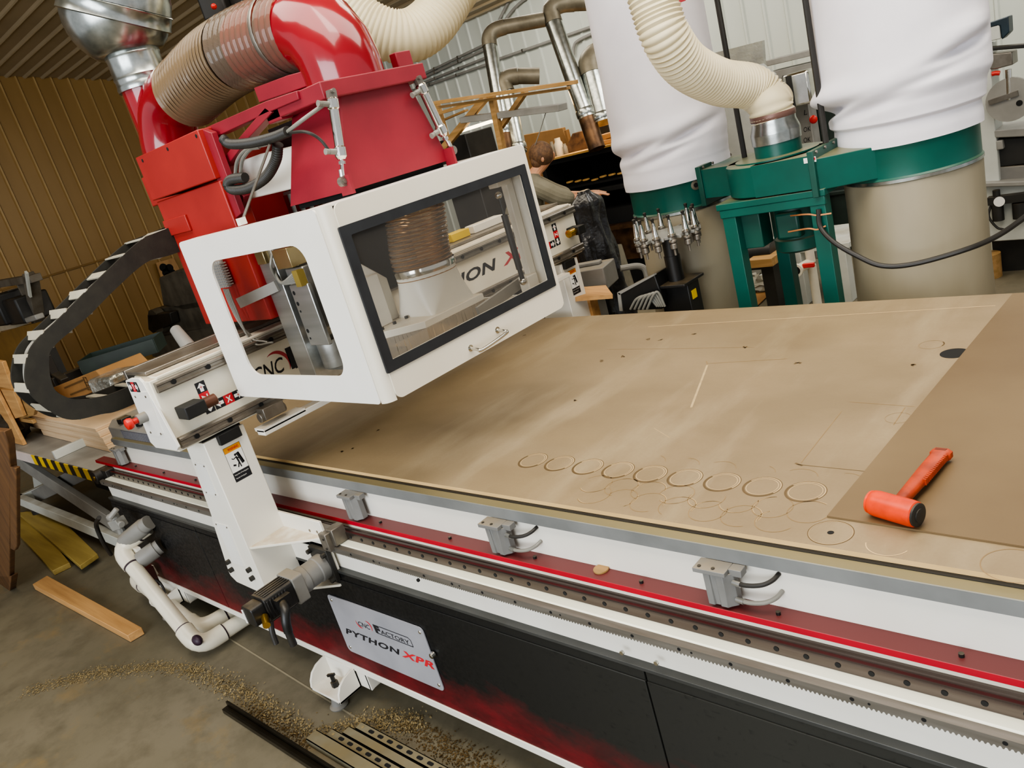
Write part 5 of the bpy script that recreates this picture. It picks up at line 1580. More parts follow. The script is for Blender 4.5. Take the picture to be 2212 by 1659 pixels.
# ================================================================ worker bent over the bench
hd = P(1176, 338, d=6.6)
fu = V((.72, .64, 0)).normalized(); lu = V((-fu.y, fu.x, 0)); zu = V((0, 0, 1))
hx_ = hd - fu * .36; hx_.z = 0
G = lambda u, v, z: hx_ + fu * u + lu * v + zu * z
zs = hd.z - 1.47
J = {}
def body(joints, edges, name, mat, parent, sub=2):
    names = list(joints)
    me = bpy.data.meshes.new(name)
    base = BASE[parent.name]
    me.from_pydata([G(*joints[n][0]) - base for n in names], [(names.index(a), names.index(b)) for a, b in edges], [])
    o = bpy.data.objects.new(name, me); COL.objects.link(o); o.parent = parent
    BASE[o.name] = base
    o.modifiers.new('skin', 'SKIN')
    for i, n in enumerate(names):
        r = joints[n][1]; me.skin_vertices[0].data[i].radius = r if isinstance(r, tuple) else (r, r)
    me.skin_vertices[0].data[0].use_root = True
    sd = o.modifiers.new('round', 'SUBSURF'); sd.levels = sd.render_levels = sub
    me.materials.append(mat)
    return o


man = thing('person', tuple(hx_), 'person with short brown hair in a grey shirt bending to work at the dark oven', 'person')
z_ = lambda v: v + zs
jt = {'pelvis': ((0, 0, z_(.93)), (.15, .12)), 'waist': ((.06, 0, z_(1.06)), (.13, .105)), 'chest': ((.17, 0, z_(1.24)), (.155, .115)), 'neck0': ((.24, 0, z_(1.345)), (.085, .07)), 'neck': ((.285, 0, z_(1.385)), .052),
      'jaw': ((.335, 0, z_(1.425)), (.062, .068)), 'skull': ((.36, 0, z_(1.475)), (.078, .092)), 'crown': ((.375, 0, z_(1.535)), (.058, .066)), 'nose': ((.452, 0, z_(1.452)), .014)}
eg = [('pelvis', 'waist'), ('waist', 'chest'), ('chest', 'neck0'), ('neck0', 'neck'), ('neck', 'jaw'), ('jaw', 'skull'), ('skull', 'crown'), ('skull', 'nose')]
for s, sd_ in ((-1, 'r'), (1, 'l')):
    jt.update({'sh' + sd_: ((.20, .19 * s, z_(1.30)), .062), 'el' + sd_: ((.42, .235 * s, z_(1.10)), .046), 'wr' + sd_: ((.64, .13 * s, z_(1.06)), .030), 'pa' + sd_: ((.72, .11 * s, z_(1.065)), (.036, .018)),
               'hp' + sd_: ((0, .10 * s, z_(.88)), .095), 'kn' + sd_: ((.05, .115 * s, z_(.50)), .064), 'an' + sd_: ((-.02, .12 * s, .09), .045), 'to' + sd_: ((.12, .13 * s, .035), (.045, .03))})
    eg += [('chest', 'sh' + sd_), ('sh' + sd_, 'el' + sd_), ('el' + sd_, 'wr' + sd_), ('wr' + sd_, 'pa' + sd_), ('pelvis', 'hp' + sd_), ('hp' + sd_, 'kn' + sd_), ('kn' + sd_, 'an' + sd_), ('an' + sd_, 'to' + sd_)]
    for i, (dv, L) in enumerate(((-.028, .065), (-.010, .078), (.009, .074), (.027, .058))):
        a, b = 'f%d%s' % (i, sd_), 'g%d%s' % (i, sd_)
        jt[a] = ((.745, .11 * s + dv, z_(1.062)), .0092); jt[b] = ((.745 + L * .8, .11 * s + dv * 1.1, z_(1.035)), .0078)
        eg += [('pa' + sd_, a), (a, b)]
    jt['th' + sd_] = ((.70, (.11 - .05) * s, z_(1.05)), .010); jt['ti' + sd_] = ((.74, (.11 - .062) * s, z_(1.03)), .0085)
    eg += [('pa' + sd_, 'th' + sd_), ('th' + sd_, 'ti' + sd_)]
body(jt, eg, 'body', SKIN, man)
js = {k: jt[k] for k in ('pelvis', 'waist', 'chest', 'neck0', 'shr', 'shl')}
js = {'pelvis': ((0, 0, z_(.90)), (.185, .15)), 'waist': ((.07, 0, z_(1.04)), (.22, .20)), 'chest': ((.15, 0, z_(1.21)), (.235, .20)), 'neck0': ((.235, 0, z_(1.335)), (.11, .09)),
      'shr': ((.20, -.20, z_(1.295)), .085), 'shl': ((.20, .20, z_(1.295)), .085), 'elr': ((.40, -.235, z_(1.12)), .085), 'ell': ((.40, .235, z_(1.12)), .085), 'cufr': ((.52, -.18, z_(1.085)), .062), 'cufl': ((.52, .18, z_(1.085)), .062)}
body(js, [('pelvis', 'waist'), ('waist', 'chest'), ('chest', 'neck0'), ('chest', 'shr'), ('chest', 'shl'), ('shr', 'elr'), ('shl', 'ell'), ('elr', 'cufr'), ('ell', 'cufl')], 'shirt', SHIRT, man)
jl = {'pelvis': ((0, 0, z_(.92)), (.165, .135))}
el_ = []
for s, sd_ in ((-1, 'r'), (1, 'l')):
    jl.update({'hp' + sd_: ((0, .10 * s, z_(.86)), .112), 'kn' + sd_: ((.05, .115 * s, z_(.50)), .082), 'an' + sd_: ((-.015, .12 * s, .10), .066)})
    el_ += [('pelvis', 'hp' + sd_), ('hp' + sd_, 'kn' + sd_), ('kn' + sd_, 'an' + sd_)]
body(jl, el_, 'trousers', JEANS, man)
m = MB()
m.ball(G(.338, 0, z_(1.497)), .108, (1.0, .93, .98), 22, 14).ball(G(.305, 0, z_(1.45)), .075, (.8, 1.05, 1.0), 18, 12)
m.build('hair', HAIR, man, smooth=80)
m = MB()
for s in (-1, 1): m.ball(G(.335, .088 * s, z_(1.462)), .022, (.8, .5, 1.3), 10, 8)
m.build('ear', SKIN, man)
m = MB()
for s in (-1, 1): m.ball(G(.425, .034 * s, z_(1.477)), .011, (1, 1, 1), 10, 8)
m.build('eye', HOLE, man)
# bin bag by the far end of the gantry
bb = MB(); rows = rowset([(.0, .15), (.1, .24), (.6, .23), (.95, .20), (1.16, .15), (1.26, .16), (1.33, .06)], 7)
bc = P(1277, 480, d=4.55); bc.z = 0
rnd = random.Random(3); loops = []
for z, r in rows:
    loops.append([V((bc.x + r * .5 * (1 + .14 * math.sin(5 * a + z * 9) + .1 * math.sin(8 * a - z * 14)) * math.cos(a), bc.y + r * .62 * (1 + .14 * math.sin(5 * a + z * 9)) * math.sin(a), z * 1.02)) for a in [2 * PI * k / 40 for k in range(40)]])
bb.loft(loops)
tag(bb.build('bin_bag', BLACKBAG, loc=tuple(bc), smooth=60), 'tall black plastic bag standing past the far end of the gantry', 'bag')
# pipes and bench behind the bed edge
q = P(1340, 610, d=4.4)
pf = thing('tube_stand', (q.x, q.y, 0), 'bent pale tube frame on the floor behind the bed', 'frame')
for pts in (((1290, 640), (1284, 606), (1292, 590), (1312, 584), (1330, 582)), ((1340, 580), (1380, 575), (1396, 590), (1400, 640))):
    MB().tube(smooth_path([P(*q_, d=4.5) for q_ in pts], 8), .018, 10).build('tube', GREYP2, pf)
m = MB(); a, b = P(1318, 535, d=4.9), P(1345, 640, d=4.9)
tag(MB().cyl(a, b, .075, .09, 20).build('floor_duct', GALVD, loc=tuple(b)), 'dull leaning duct length behind the black bag', 'duct')
a, b = P(1238, 636, d=4.0), P(1316, 630, d=4.0)
tag(MB().bar(a, b, .25, .02).box((a.x + b.x) / 2 - .03, (a.x + b.x) / 2 + .03, a.y, a.y + .06, 0, min(a.z, b.z)).build('side_shelf', PINE, loc=tuple((a + b) / 2)), 'thin pale plywood shelf edge behind the far gantry post', 'shelf')
q = P(1265, 600, d=4.3)
tag(MB().obox(q, (.30, .2, .12), (1, .3, 0)).obox(q + V((-.05, 0, .07)), (.30, .05, .02), (1, .3, 0)).box(q.x - .06, q.x + .06, q.y - .05, q.y + .05, 0, q.z).build('motor_cover', GREYP, loc=tuple(q), bevel=.006), 'grey metal cover box past the far gantry post', 'box')

# ---- things seen under and behind the dust collector
q = P(1645, 580, d=5.6)
cr = thing('motor_crate', (q.x, q.y, 0), 'black motor strapped on a low pine skid behind the green stand', 'crate')
a, b = P(1614, 575, y=q.y), P(1668, 568, y=q.y)
MB().box(a.x, b.x, q.y, q.y + .4, a.z - .02, a.z + .04).build('skid', PINED, cr, bevel=.003)
MB().box(a.x + .05, b.x - .05, q.y + .1, q.y + .4, 0, a.z - .02).build('skid_base', DARK, cr)
c = P(1640, 545, y=q.y + .2)
MB().cyl(c + V((-.1, 0, 0)), c + V((.12, 0, 0)), .085, seg=20).cyl(c + V((-.1, -.02, -.02)), c + V((-.12, -.02, -.02)), .04, seg=12).obox(c + V((0, 0, -.09)), (.2, .16, .04)).obox(c + V((.02, 0, .09)), (.1, .08, .05)).build('motor', BLACK, cr, bevel=.003)
a, b = P(1698, 538, d=5.8), P(1760, 528, d=5.8)
wb = thing('work_bench', ((a.x + b.x) / 2, a.y, 0), 'low white bench with thick legs behind the green stand', 'bench')
MB().box(a.x - .3, b.x + .3, a.y, a.y + .6, a.z - .04, a.z).build('top', WSTEEL, wb, bevel=.004)
for x in (a.x + .05, b.x + .22): MB().box(x - .05, x + .05, a.y, a.y + .1, 0, a.z - .04).build('leg', WSTEEL, wb, bevel=.004)
c = P(1722, 583, d=5.4)
vl = thing('pipe_valve', (c.x, c.y, 0), 'white plastic pipe valve with a red lever on the floor', 'valve')
MB().cyl(c, c + V((.0, .03, 0)), .034, seg=20).cyl(c, c + V((0, -.02, 0)), .045, seg=20).cyl(c, c + V((.06, .1, .02)), .032, seg=16).cyl(c + V((.06, .1, .02)), c + V((.06, .1, .2)), .03, seg=16).build('valve_body', PVC, vl)
MB().cyl(c + V((0, -.0205, 0)), c + V((0, -.021, 0)), .03, seg=16).build('bore', HOLE, vl)
MB().obox(c + V((.075, .02, .02)), (.08, .025, .03)).build('lever', ESTOP, vl, bevel=.004)
MB().cyl((c.x + .06, c.y + .1, 0), (c.x + .06, c.y + .1, c.z), .03, seg=12).build('riser', PVC, vl)
q = [P(*q_, z=.004) for q_ in ((1618, 640), (1630, 632), (1676, 614), (1680, 620), (1638, 660), (1622, 668))]
tag(MB().prism(q, (0, 0, .006)).build('cardboard_sheet', CARD, loc=tuple(q[0])), 'flat tan cardboard piece on the floor by the plastic dust bag', 'cardboard')
c = P(1640, 612, z=.06)
pl_ = MB(); pl_.ball(c, .16, (1.4, .7, .45), 24, 12); 
for i, v in enumerate(pl_.v): pl_.v[i] = tuple(V(v) + V((math.sin(i * 2.3), math.cos(i * 1.7), math.sin(i * .9))) * .018)
tag(pl_.build('plastic_wrap', PLASTIC_SHEET, loc=tuple(c), smooth=0), 'crumpled clear plastic wrap on the floor behind the green stand', 'plastic wrap')
# wall-side things between the two bags
yb3 = 6.9
m = MB(); m.prism([P(*q_, y=yb3) for q_ in ((1528, 118), (1646, 88), (1650, 140), (1655, 200), (1535, 215))], (0, .05, 0))
tag(m.build('plastic_sheeting', M('dull_plastic_sheeting', '97968a', '83827a', rough=.3, scale=9, bmp=.6, bscale=10, bdist=.02), loc=tuple(P(1590, 150, y=yb3))), 'dull grey plastic sheeting hung behind the white bags', 'sheet')
a, b = P(1668, 168, y=7.6), P(1800, 138, y=7.6)
tag(MB().bar(a, b, .3, .12).bar(a + V((0, -.02, .14)), b + V((0, -.02, .14)), .3, .05).build('cable_trunking', GREYP2, loc=tuple((a + b) / 2), bevel=.004), 'grey horizontal trunking along the wall between the bags', 'trunking')
a = P(1726, 192, y=6.6)
sl = thing('work_lamp', tuple(a), 'shiny square metal work lamp hanging between the white bags', 'lamp')
w_ = P(1756, 190, y=6.6).x - P(1698, 190, y=6.6).x
MB().box(a.x - w_ / 2, a.x + w_ / 2, 6.55, 6.75, a.z - .13, a.z + .13).build('lamp_body', CHROME, sl, bevel=.02)
MB().box(a.x - w_ * .34, a.x - w_ * .12, 6.545, 6.56, a.z - .12, a.z + .12).build('dark_panel', DARK, sl)
MB().tube(smooth_path([a + V((-.1, -.02, .13)), a + V((-.14, -.03, .05)), a + V((-.12, -.06, -.08)), a + V((-.06, -.08, -.13))], 6), .006, 8).build('lamp_cord', CABLE, sl)
a, b = P(1735, 232, y=7.0), P(1830, 400, y=7.0)
x0_, x1_ = P(1752, 300, y=7.0).x, P(1840, 300, y=7.0).x
tag(MB().box(x0_, x1_, 7.0, 7.5, 0, P(1770, 175, y=7.0).z).box(x0_ - .02, x1_ + .02, 6.97, 7.5, .5, .54).build('steel_locker', M('dark_green_locker', '26332d', '1f2a25', rough=.5), loc=((x0_ + x1_) / 2, 7.2, 0), bevel=.01), 'dark green steel locker behind the fan housing', 'locker')
x0_, x1_ = P(1722, 300, y=6.8).x, P(1757, 300, y=6.8).x
sb2 = thing('switch_panel', (x0_, 6.8, 0), 'narrow grey switch column with dark handwriting and a red knob', 'switch panel')
MB().box(x0_, x1_, 6.8, 6.95, 0, P(1735, 195, y=6.8).z).build('column', GREYP2, sb2, bevel=.006)
for k, (qy, tx) in enumerate(((246, 'L'), (283, 'OK'), (306, 'OK'))):
    c = P(1744, qy - 4, y=6.79); m = MB(); m.text(tx, (c.x - .035, 6.797, c.z - .02), EX, EZ, .03 * len(tx), .04, shear=.2); m.build('handwriting', BLACKP, sb2, smooth=0)
c = P(1757, 258, y=6.78); MB().ball(c, .035, (1, .6, 1), 12, 8).build('red_knob', ESTOP, sb2)
a = P(1612, 285, y=6.4)
tag(MB().lathe([(.30, 0), (.32, .02), (.32, 1.15), (.30, 1.28), (.22, 1.38)], (a.x, a.y, .35), seg=36).cyl((a.x, a.y, 0), (a.x, a.y, .36), .2, seg=24).build('air_tank', M('pale_grey_tank', '9a9a92', '8b8b84', rough=.4), loc=(a.x, a.y, 0)), 'pale grey upright tank between the bags', 'tank')

# ================================================================ white machine at the right edge of the shop
ym = 5.9
R2 = lambda x, y, yy=ym: P(x, y, y=yy)
wm = thing('edge_sander', (R2(2165, 500).x, ym + .3, 0), 'white upright machine with a gauge board and hanging pulley beside the white bag', 'machine')


def pq(name, px, th, mat, y=ym, bev=.006):
    return MB().prism([P(*q_, y=y) for q_ in px], (0, th, 0)).build(name, mat, wm, bevel=bev)


pq('base_cabinet', ((2112, 403), (2290, 395), (2300, 512), (2127, 523)), .5, WSTEEL)
pq('column', ((2106, 100), (2136, 95), (2160, 400), (2126, 405)), .2, WSTEEL)
pq('table', ((2108, 396), (2290, 388), (2290, 400), (2110, 405)), .5, GREYP2, ym - .05)
pq('upper_table', ((2145, 282), (2290, 272), (2290, 292), (2147, 298)), .3, GREYP2)
pq('dark_recess', ((2150, 300), (2290, 292), (2290, 345), (2152, 362)), .2, DARK, ym + .05)
pq('inner_panel', ((2150, 305), (2165, 303), (2168, 322), (2152, 325)), .05, GREYP2)
pq('lower_panel', ((2152, 362), (2290, 352), (2290, 392), (2154, 398)), .2, GREYP, ym + .04)
pq('arm', ((2108, 66), (2158, 50), (2162, 84), (2110, 96)), .15, WSTEEL)
pq('arm_cover', ((2108, 62), (2128, 52), (2178, 35), (2180, 70), (2164, 86), (2160, 56), (2110, 70)), .12, M('dark_blue_cover', '1f3440', '182a34', rough=.4))
pq('motor_block', ((2132, 118), (2186, 112), (2188, 140), (2150, 150), (2134, 150)), .15, STEEL)
pq('pipe_bar', ((2112, 104), (2290, 88), (2290, 98), (2114, 112)), .06, DARK)
c = R2(2178, 150, ym - .05); m = MB(); m.cyl(c, R2(2180, 215, ym - .05), .018, seg=12); m.build('spindle', CHROME, wm)
c = R2(2182, 215, ym - .05)
m = MB(); m.cyl(c + V((0, -.015, 0)), c + V((0, .015, 0)), .13, seg=36); dk = m.build('pulley_disc', GREYP2, wm)
MB().cyl(c + V((.05, -.017, -.03)), c + V((.05, -.016, -.03)), .018, seg=14).build('hole', HOLE, dk)
MB().obox(c + V((-.03, -.02, .02)), (.16, .02, .03), (1, 0, .15)).build('disc_bar', STEEL, dk)
MB().tube([R2(2143, 160), R2(2150, 158), R2(2160, 158)], .014, 8).build('red_fitting', ESTOP, wm)
c = R2(2166, 442, ym - .04)
fr = MB(); fr.cyl(c + V((-.03, 0, .02)), c + V((-.03, 0, -.10)), .035, seg=16).cyl(c + V((.09, 0, .0)), c + V((.09, 0, -.10)), .04, seg=16).obox(c + V((.03, 0, .035)), (.22, .06, .05)).cyl(c + V((-.03, 0, .05)), c + V((-.03, 0, .10)), .022, seg=12)
fr = fr.build('air_regulator', DARK, wm)
MB().cyl(c + V((-.01, -.035, .03)), c + V((-.01, -.04, .03)), .032, seg=20).build('gauge_face', WHITEP, fr)
MB().tube(smooth_path([c + V((-.06, 0, .02)), c + V((-.08, -.02, -.06)), c + V((-.04, -.02, -.14)), c + V((.0, -.02, -.16))], 6), .008, 8).build('regulator_hose', CABLE, fr)
pq('foot_leg', ((2118, 405), (2126, 404), (2133, 548), (2126, 548)), .05, STEEL)
q1, q2 = R2(2127, 523), R2(2300, 512)
MB().box(q1.x + .02, q2.x, ym + .1, ym + .45, 0, min(q1.z, q2.z) + .02).build('plinth', DARK, wm)
c = P(2132, 548, y=ym)
tag(MB().cyl((c.x, c.y, 0), (c.x, c.y, max(.05, c.z)), .08, seg=20).build('wooden_foot_block', PINED, loc=(c.x, c.y, 0)), 'round tan wooden block under the white machine leg', 'block')

# ================================================================ lift table with plywood, left of the router
lift = thing('lift_table', (-5.7, 1.9, 0), 'grey scissor lift table with hazard stripes along its front edge', 'lift table')
MB().box(-7.05, -4.42, 1.20, 2.75, .645, .66).box(-7.05, -4.42, 1.21, 1.27, .585, .65).build('platform', GREYP2, lift, bevel=.003)
MB().box(-5.86, -4.45, 1.194, 1.201, .588, .656).build('hazard_tape', HAZARD, lift)
MB().box(-7.0, -5.862, 1.194, 1.201, .588, .656).build('front_label', M('white_pink_label', 'd9ccc6', 'cdbdb6', rough=.5), lift)
for y in (1.26, 2.6):
    MB().bar((-6.95, y, .58), (-4.6, y, .16), .04, .11, (0, 0, 1)).build('scissor_arm', GREYP2, lift, bevel=.003)
    MB().bar((-6.9, y + .06, .14), (-5.2, y + .06, .56), .04, .10, (0, 0, 1)).build('scissor_arm', GREYP, lift, bevel=.003)
MB().box(-7.05, -4.5, 1.21, 1.26, .10, .175).box(-7.05, -4.5, 2.6, 2.65, .10, .175).box(-7.05, -7.0, 1.21, 2.65, .1, .175).build('base_frame', WSTEEL, lift, bevel=.003)
MB().box(-5.35, -5.30, 1.5, 2.5, .05, .14).box(-6.4, -5.3, 1.6, 2.2, .12, .3).build('lift_motor', DARK, lift, bevel=.01)
m = MB(); m.prism([P(*q_, y=1.45) for q_ in ((70, 1030), (120, 1065), (75, 1064))], (0, .02, 0)); m.build('scrap_panel', WSTEEL, lift)
for q_ in ((-6.7, 1.25), (-6.7, 2.6), (-4.9, 1.25), (-4.9, 2.6)): MB().cyl((q_[0], q_[1], 0), (q_[0], q_[1], .1), .05, seg=16).build('wheel', DARK, lift)
MB().box(-5.40, -5.37, 1.21, 1.55, .661, .715).box(-5.66, -5.38, 1.53, 1.56, .661, .70).build('platform_stop', WSTEEL, lift, bevel=.002)
fl_ = P(64, 930, z=.67); fr_ = P(236, 974, z=.67)
d = (fr_ - fl_); d.z = 0; L = d.length; d = d.normalized(); s = V((-d.y, d.x, 0))
for k, (th, off, lb) in enumerate(((.045, 0, 'lowest thick pale plywood sheet on the lift table'), (.045, -.03, 'second pale plywood sheet up on the lift table stack'), (.035, -.09, 'third pale plywood sheet up on the lift table stack'), (.02, -.13, 'thin topmost plywood sheet on the lift table stack'))):
    z0 = .662 + (0, .046, .092, .128)[k]
    a = fl_ + d * (.35 if k < 1 else .0 + .05 * k); b = fr_ + d * (off * .6)
    m = MB(); m.prism([(a.x, a.y, z0), (b.x, b.y, z0), (b.x + s.x * .9, b.y + s.y * .9, z0), (a.x + s.x * .9, a.y + s.y * .9, z0)], (0, 0, th))
    tag(m.build('plywood_sheet', PLY, loc=(a.x, a.y, z0), bevel=.002), lb, 'plywood', 'plywood stack on the lift table')
# large sheets, box, tray and foil pack behind the gantry
zz = .93
cs = [P(*q_, z=zz) for q_ in ((190, 812), (398, 757), (560, 757), (360, 850))]
m = MB(); m.prism([(p.x, p.y, zz) for p in cs], (0, 0, -(zz - .662)))
tag(m.build('plywood_sheet', PLYTOP, loc=tuple(cs[0]), bevel=.003), 'large flat brown plywood pile behind the gantry end', 'plywood')
yk = cs[0].y - .25
cb_ = MB(); cb_.prism([P(*q_, y=yk) for q_ in ((112, 838), (206, 800), (236, 832), (150, 868))], (0, .3, 0))
cbx = tag(cb_.build('cardboard_box', CARD, loc=tuple(P(160, 850, y=yk)), bevel=.006), 'long brown printed cardboard box inside the cable chain loop', 'box')
m = MB()
a = P(140, 838, y=yk - .002); b = P(182, 820, y=yk - .002)
for k in range(2):
    o_ = V((.06 * k, -.003, -.05 * k)); m.bar(a + o_, b + o_, .002, .012)
for q_ in ((186, 824), (190, 834)): c = P(*q_, y=yk - .002); m.box(c.x - .03, c.x + .03, yk - .004, yk - .002, c.z - .03, c.z - .024); m.box(c.x - .03, c.x + .03, yk - .004, yk - .002, c.z + .024, c.z + .03); m.box(c.x - .03, c.x - .024, yk - .004, yk - .002, c.z - .03, c.z + .03); m.box(c.x + .024, c.x + .03, yk - .004, yk - .002, c.z - .03, c.z + .03)
m.build('print_marks', M('brown_box_print', '5d431f', '543c1b', rough=.7), cbx, smooth=0)
a, b = P(188, 786, z=.99), P(345, 738, z=.99)
tr = thing('parts_tray', tuple((a + b) / 2), 'long teal plastic trough lying on the brown plywood pile', 'tray')
m = MB(); ax2 = (b - a).normalized(); sx_ = V((-ax2.y, ax2.x, 0)).normalized()
m.bar(a - V((0, 0, .05)), b - V((0, 0, .05)), .30, .01)
for sg in (-1, 1): m.bar(a + sx_ * .15 * sg, b + sx_ * .15 * sg, .012, .11)
for e in (a, b): m.obox(e, (.012, .30, .11), ax2)
m.build('trough', TEAL, tr)
MB().obox(a - ax2 * .01 + V((0, 0, -.02)), (.01, .26, .05), ax2).build('label_holder', GREYP2, tr)
c = P(250, 822, z=1.0)
fo_ = MB(); fo_.obox(c, (.24, .22, .11), (1, .25, 0)); 
tag(fo_.build('foil_pack', M('crumpled_clear_foil', 'b9b8b0', '7c7a70', rough=.18, metal=.6, scale=12, bmp=1, bscale=14, bdist=.02), loc=tuple(c), bevel=.02), 'shiny crumpled foil pack beside the brown cardboard box', 'pack')
m = MB(); a, b = P(376, 708, x=-2.86), P(420, 765, x=-2.74)
m.lathe([(.010, 0), (.020, .01), (.023, .06), (.026, (b - a).length * .78), (.018, (b - a).length * .8)], a, b - a, 20)
hn = m.build('lever_grip', GREYP2, gantry); MB().cyl(a + (b - a) * .78, b, .014, seg=14).build('lever_rod', CHROME, hn)
qc = P(122, 812, z=1.0)
tag(MB().obox(qc, (.3, .06, .05), (1, 0, -.3)).obox(qc + V((-.03, 0, .07)), (.06, .06, .18)).box(qc.x - .05, qc.x + .05, qc.y - .05, qc.y + .05, .662, qc.z).build('bar_clamp', DARK, loc=tuple(qc), bevel=.005), 'small dark clamp inside the cable chain loop', 'clamp')
a, b = P(108, 845, z=.90), P(205, 805, z=.90)
tag(MB().bar(a, b, .05, .02, m=0).bar(a + V((0, .04, .05)), b + V((0, .04, .05)), .12, .06).build('extrusion_bar', DARK, loc=tuple(a)), 'dark metal bar lying behind the brown cardboard box', 'bar')
# dark machine and board on the far wall
yd = 4.0
dm = thing('old_lathe', tuple(P(400, 740, y=yd)[:2]) + (0,), 'dusty dark old machine half hidden behind the enclosure', 'machine')
GRIME = M('grimy_machine_grey', '6a6457', '48443b', rough=.55, scale=4, dust=('655a48', .7, 7))
for px, th in ((((342, 600), (378, 585), (470, 575), (500, 655), (400, 672), (352, 660)), .5), (((330, 668), (430, 648), (520, 640), (520, 700), (350, 726)), .6), (((310, 735), (520, 690), (520, 770), (330, 772)), .6)):
    MB().prism([P(*q_, y=yd) for q_ in px], (0, th, 0)).build('casting', GRIME, dm, bevel=.02)
c = P(352, 690, y=yd - .02); MB().cyl(c, c + V((0, -.1, 0)), .16, seg=24).build('chuck', GRIME, dm)
MB().prism([P(*q_, y=yd - .12) for q_ in ((318, 680), (366, 676), (372, 700), (330, 720), (320, 712))], (0, .1, 0)).build('open_box', DARK, dm, bevel=.01)
q = P(420, 775, y=yd + .3); MB().box(q.x - .7, q.x + .8, q.y - .3, q.y + .3, 0, q.z).build('cabinet_base', GRIME, dm)
xw = WX + .06
bdm = MB(); bdm.prism([P(*q_, x=xw) for q_ in ((336, 568), (374, 557), (398, 603), (352, 616))], (.015, 0, 0))
bd = tag(bdm.build('template_board', PLYTOP, loc=tuple(P(365, 587, x=xw))), 'square wooden template with round holes on the tan wall', 'board')
m = MB()
for q_ in ((353, 578), (366, 579), (359, 589), (372, 590), (363, 598)):
    c = P(*q_, x=xw + .016); m.cyl(c, c + V((.001, 0, 0)), .058, seg=20)
m.build('hole', HOLE, bd)
# grey stand, planks and pallet at the left edge
ys = 2.3
gs_ = thing('steel_stand', tuple(P(60, 700, y=ys)[:2]) + (0,), 'rusty grey steel stand by the tan wall at the edge of view', 'stand')
for a, b, w in (((-60, 622), (78, 600), 16), ((66, 596), (82, 690), 26), ((28, 625), (58, 690), 7), ((14, 632), (40, 680), 5), ((48, 612), (72, 660), 6)):
    A_, B2 = P(*a, y=ys), P(*b, y=ys); MB().bar(A_, B2, .10, w / 1700 * 7, (B2 - A_).cross(V((0, 1, 0)))).build('steel_bar', M('rusty_grey_steel', '6a6459', '51493d', rough=.6), gs_, bevel=.004)
A_, B2 = P(57, 588, y=ys - .06), P(65, 640, y=ys - .06); MB().bar(A_, B2, .02, .035, (B2 - A_).cross(V((0, 1, 0)))).build('bright_edge', WSTEEL, gs_)
for q_ in ((-50, 640), (78, 690)):
    q = P(*q_, y=ys); MB().box(q.x - .04, q.x + .04, ys - .04, ys + .04, 0, q.z).build('steel_leg', DARK, gs_)
MB().obox(P(60, 664, y=ys), (.5, .3, .25)).obox(P(30, 660, y=ys), (.5, .4, .30)).build('dark_bin', DARK, gs_, bevel=.02)
MB().bar(P(64, 690, y=ys - .1), P(86, 683, y=ys - .1), .08, .05).build('pale_bar', GREYP2, gs_, bevel=.01)
A_, B2 = P(-60, 722, y=2.3), P(46, 696, y=2.3)
tag(MB().bar(A_, B2, .12, .07).build('white_plank', M('grubby_white_board', 'b6ab94', 'a69a82', rough=.6), loc=tuple(B2)), 'grubby white plank lying on the large tan panel', 'plank')
m = MB(); m.prism([P(*q_, y=2.25) for q_ in ((-80, 745), (45, 705), (110, 690), (90, 780), (60, 900), (-80, 940))], (0, .04, 0))
tag(m.build('tan_panel', M('tan_panel_board', '8c6a33', '7d5e2c', rough=.6), loc=tuple(P(30, 880, y=2.25))), 'large tan panel standing left of the cable chain', 'panel')
yq = 1.26
for k, (px, mt, lb) in enumerate((((( -40, 775), (4, 782), (26, 842), (8, 838), (-40, 830)), PINE, 'pale plank end leaning beside the cable chain'), (((-40, 835), (28, 845), (50, 900), (30, 905), (-40, 860)), PINE, 'pale board lying below the leaning plank end'),
                                  (((10, 842), (26, 842), (75, 885), (72, 898), (45, 905)), PINED, 'brown offcut board propped on the plywood stack'))):
    m = MB(); pp_ = [P(*q_, y=yq + .03 * k) for q_ in px]; m.prism(pp_, (0, .025, 0)); zb = .815 if k == 2 else .662; m.box(max(q.x for q in pp_) - .75, max(q.x for q in pp_) - (.5 if k < 2 else .2), yq + .03 * k, yq + .03 * k + .025, zb, min(q.z for q in pp_) + .005); tag(m.build('plank', mt, loc=tuple(P(*px[-1], y=yq)), bevel=.003), lb, 'plank')
c = P(18, 915, y=1.3)
rg = MB(); rg.ball(c, .17, (1.1, .8, .8), 20, 12)
for i, v in enumerate(rg.v): rg.v[i] = tuple(V(v) + V((math.sin(i * 2.3), math.cos(i * 1.7), math.sin(i * 2.9))) * .015)
tag(rg.build('rag_bundle', M('dark_rag', '3b3122', '292116', rough=.9, scale=12, bmp=.6, bscale=20), loc=tuple(c), smooth=0), 'dark bundled rag on top of the brown crate', 'rag')
yc_ = .70
cr2 = thing('wooden_crate', tuple(P(10, 1285, z=0)), 'weathered brown wooden crate cut off at the edge of view', 'crate')
for px, th in ((((-60, 925), (8, 932), (16, 955), (22, 1010), (20, 1275), (-60, 1300)), .03), (((20, 1008), (34, 1012), (36, 1180), (31, 1190), (22, 1185)), .02), (((-60, 1240), (24, 1245), (20, 1284), (-60, 1310)), .04)):
    MB().prism([P(*q_, y=yc_) for q_ in px], (0, th, 0)).build('board', PALLET, cr2, bevel=.004)
# planks on the floor
def floor_plank(name, corners, th, mat, label, cat='plank', z=0.002):
    pts = [P(*q_, z=z + th) for q_ in corners]
    m = MB(); m.prism([(p.x, p.y, z) for p in pts], (0, 0, th))
    return tag(m.build(name, mat, loc=(pts[0].x, pts[0].y, 0), bevel=.003), label, cat)


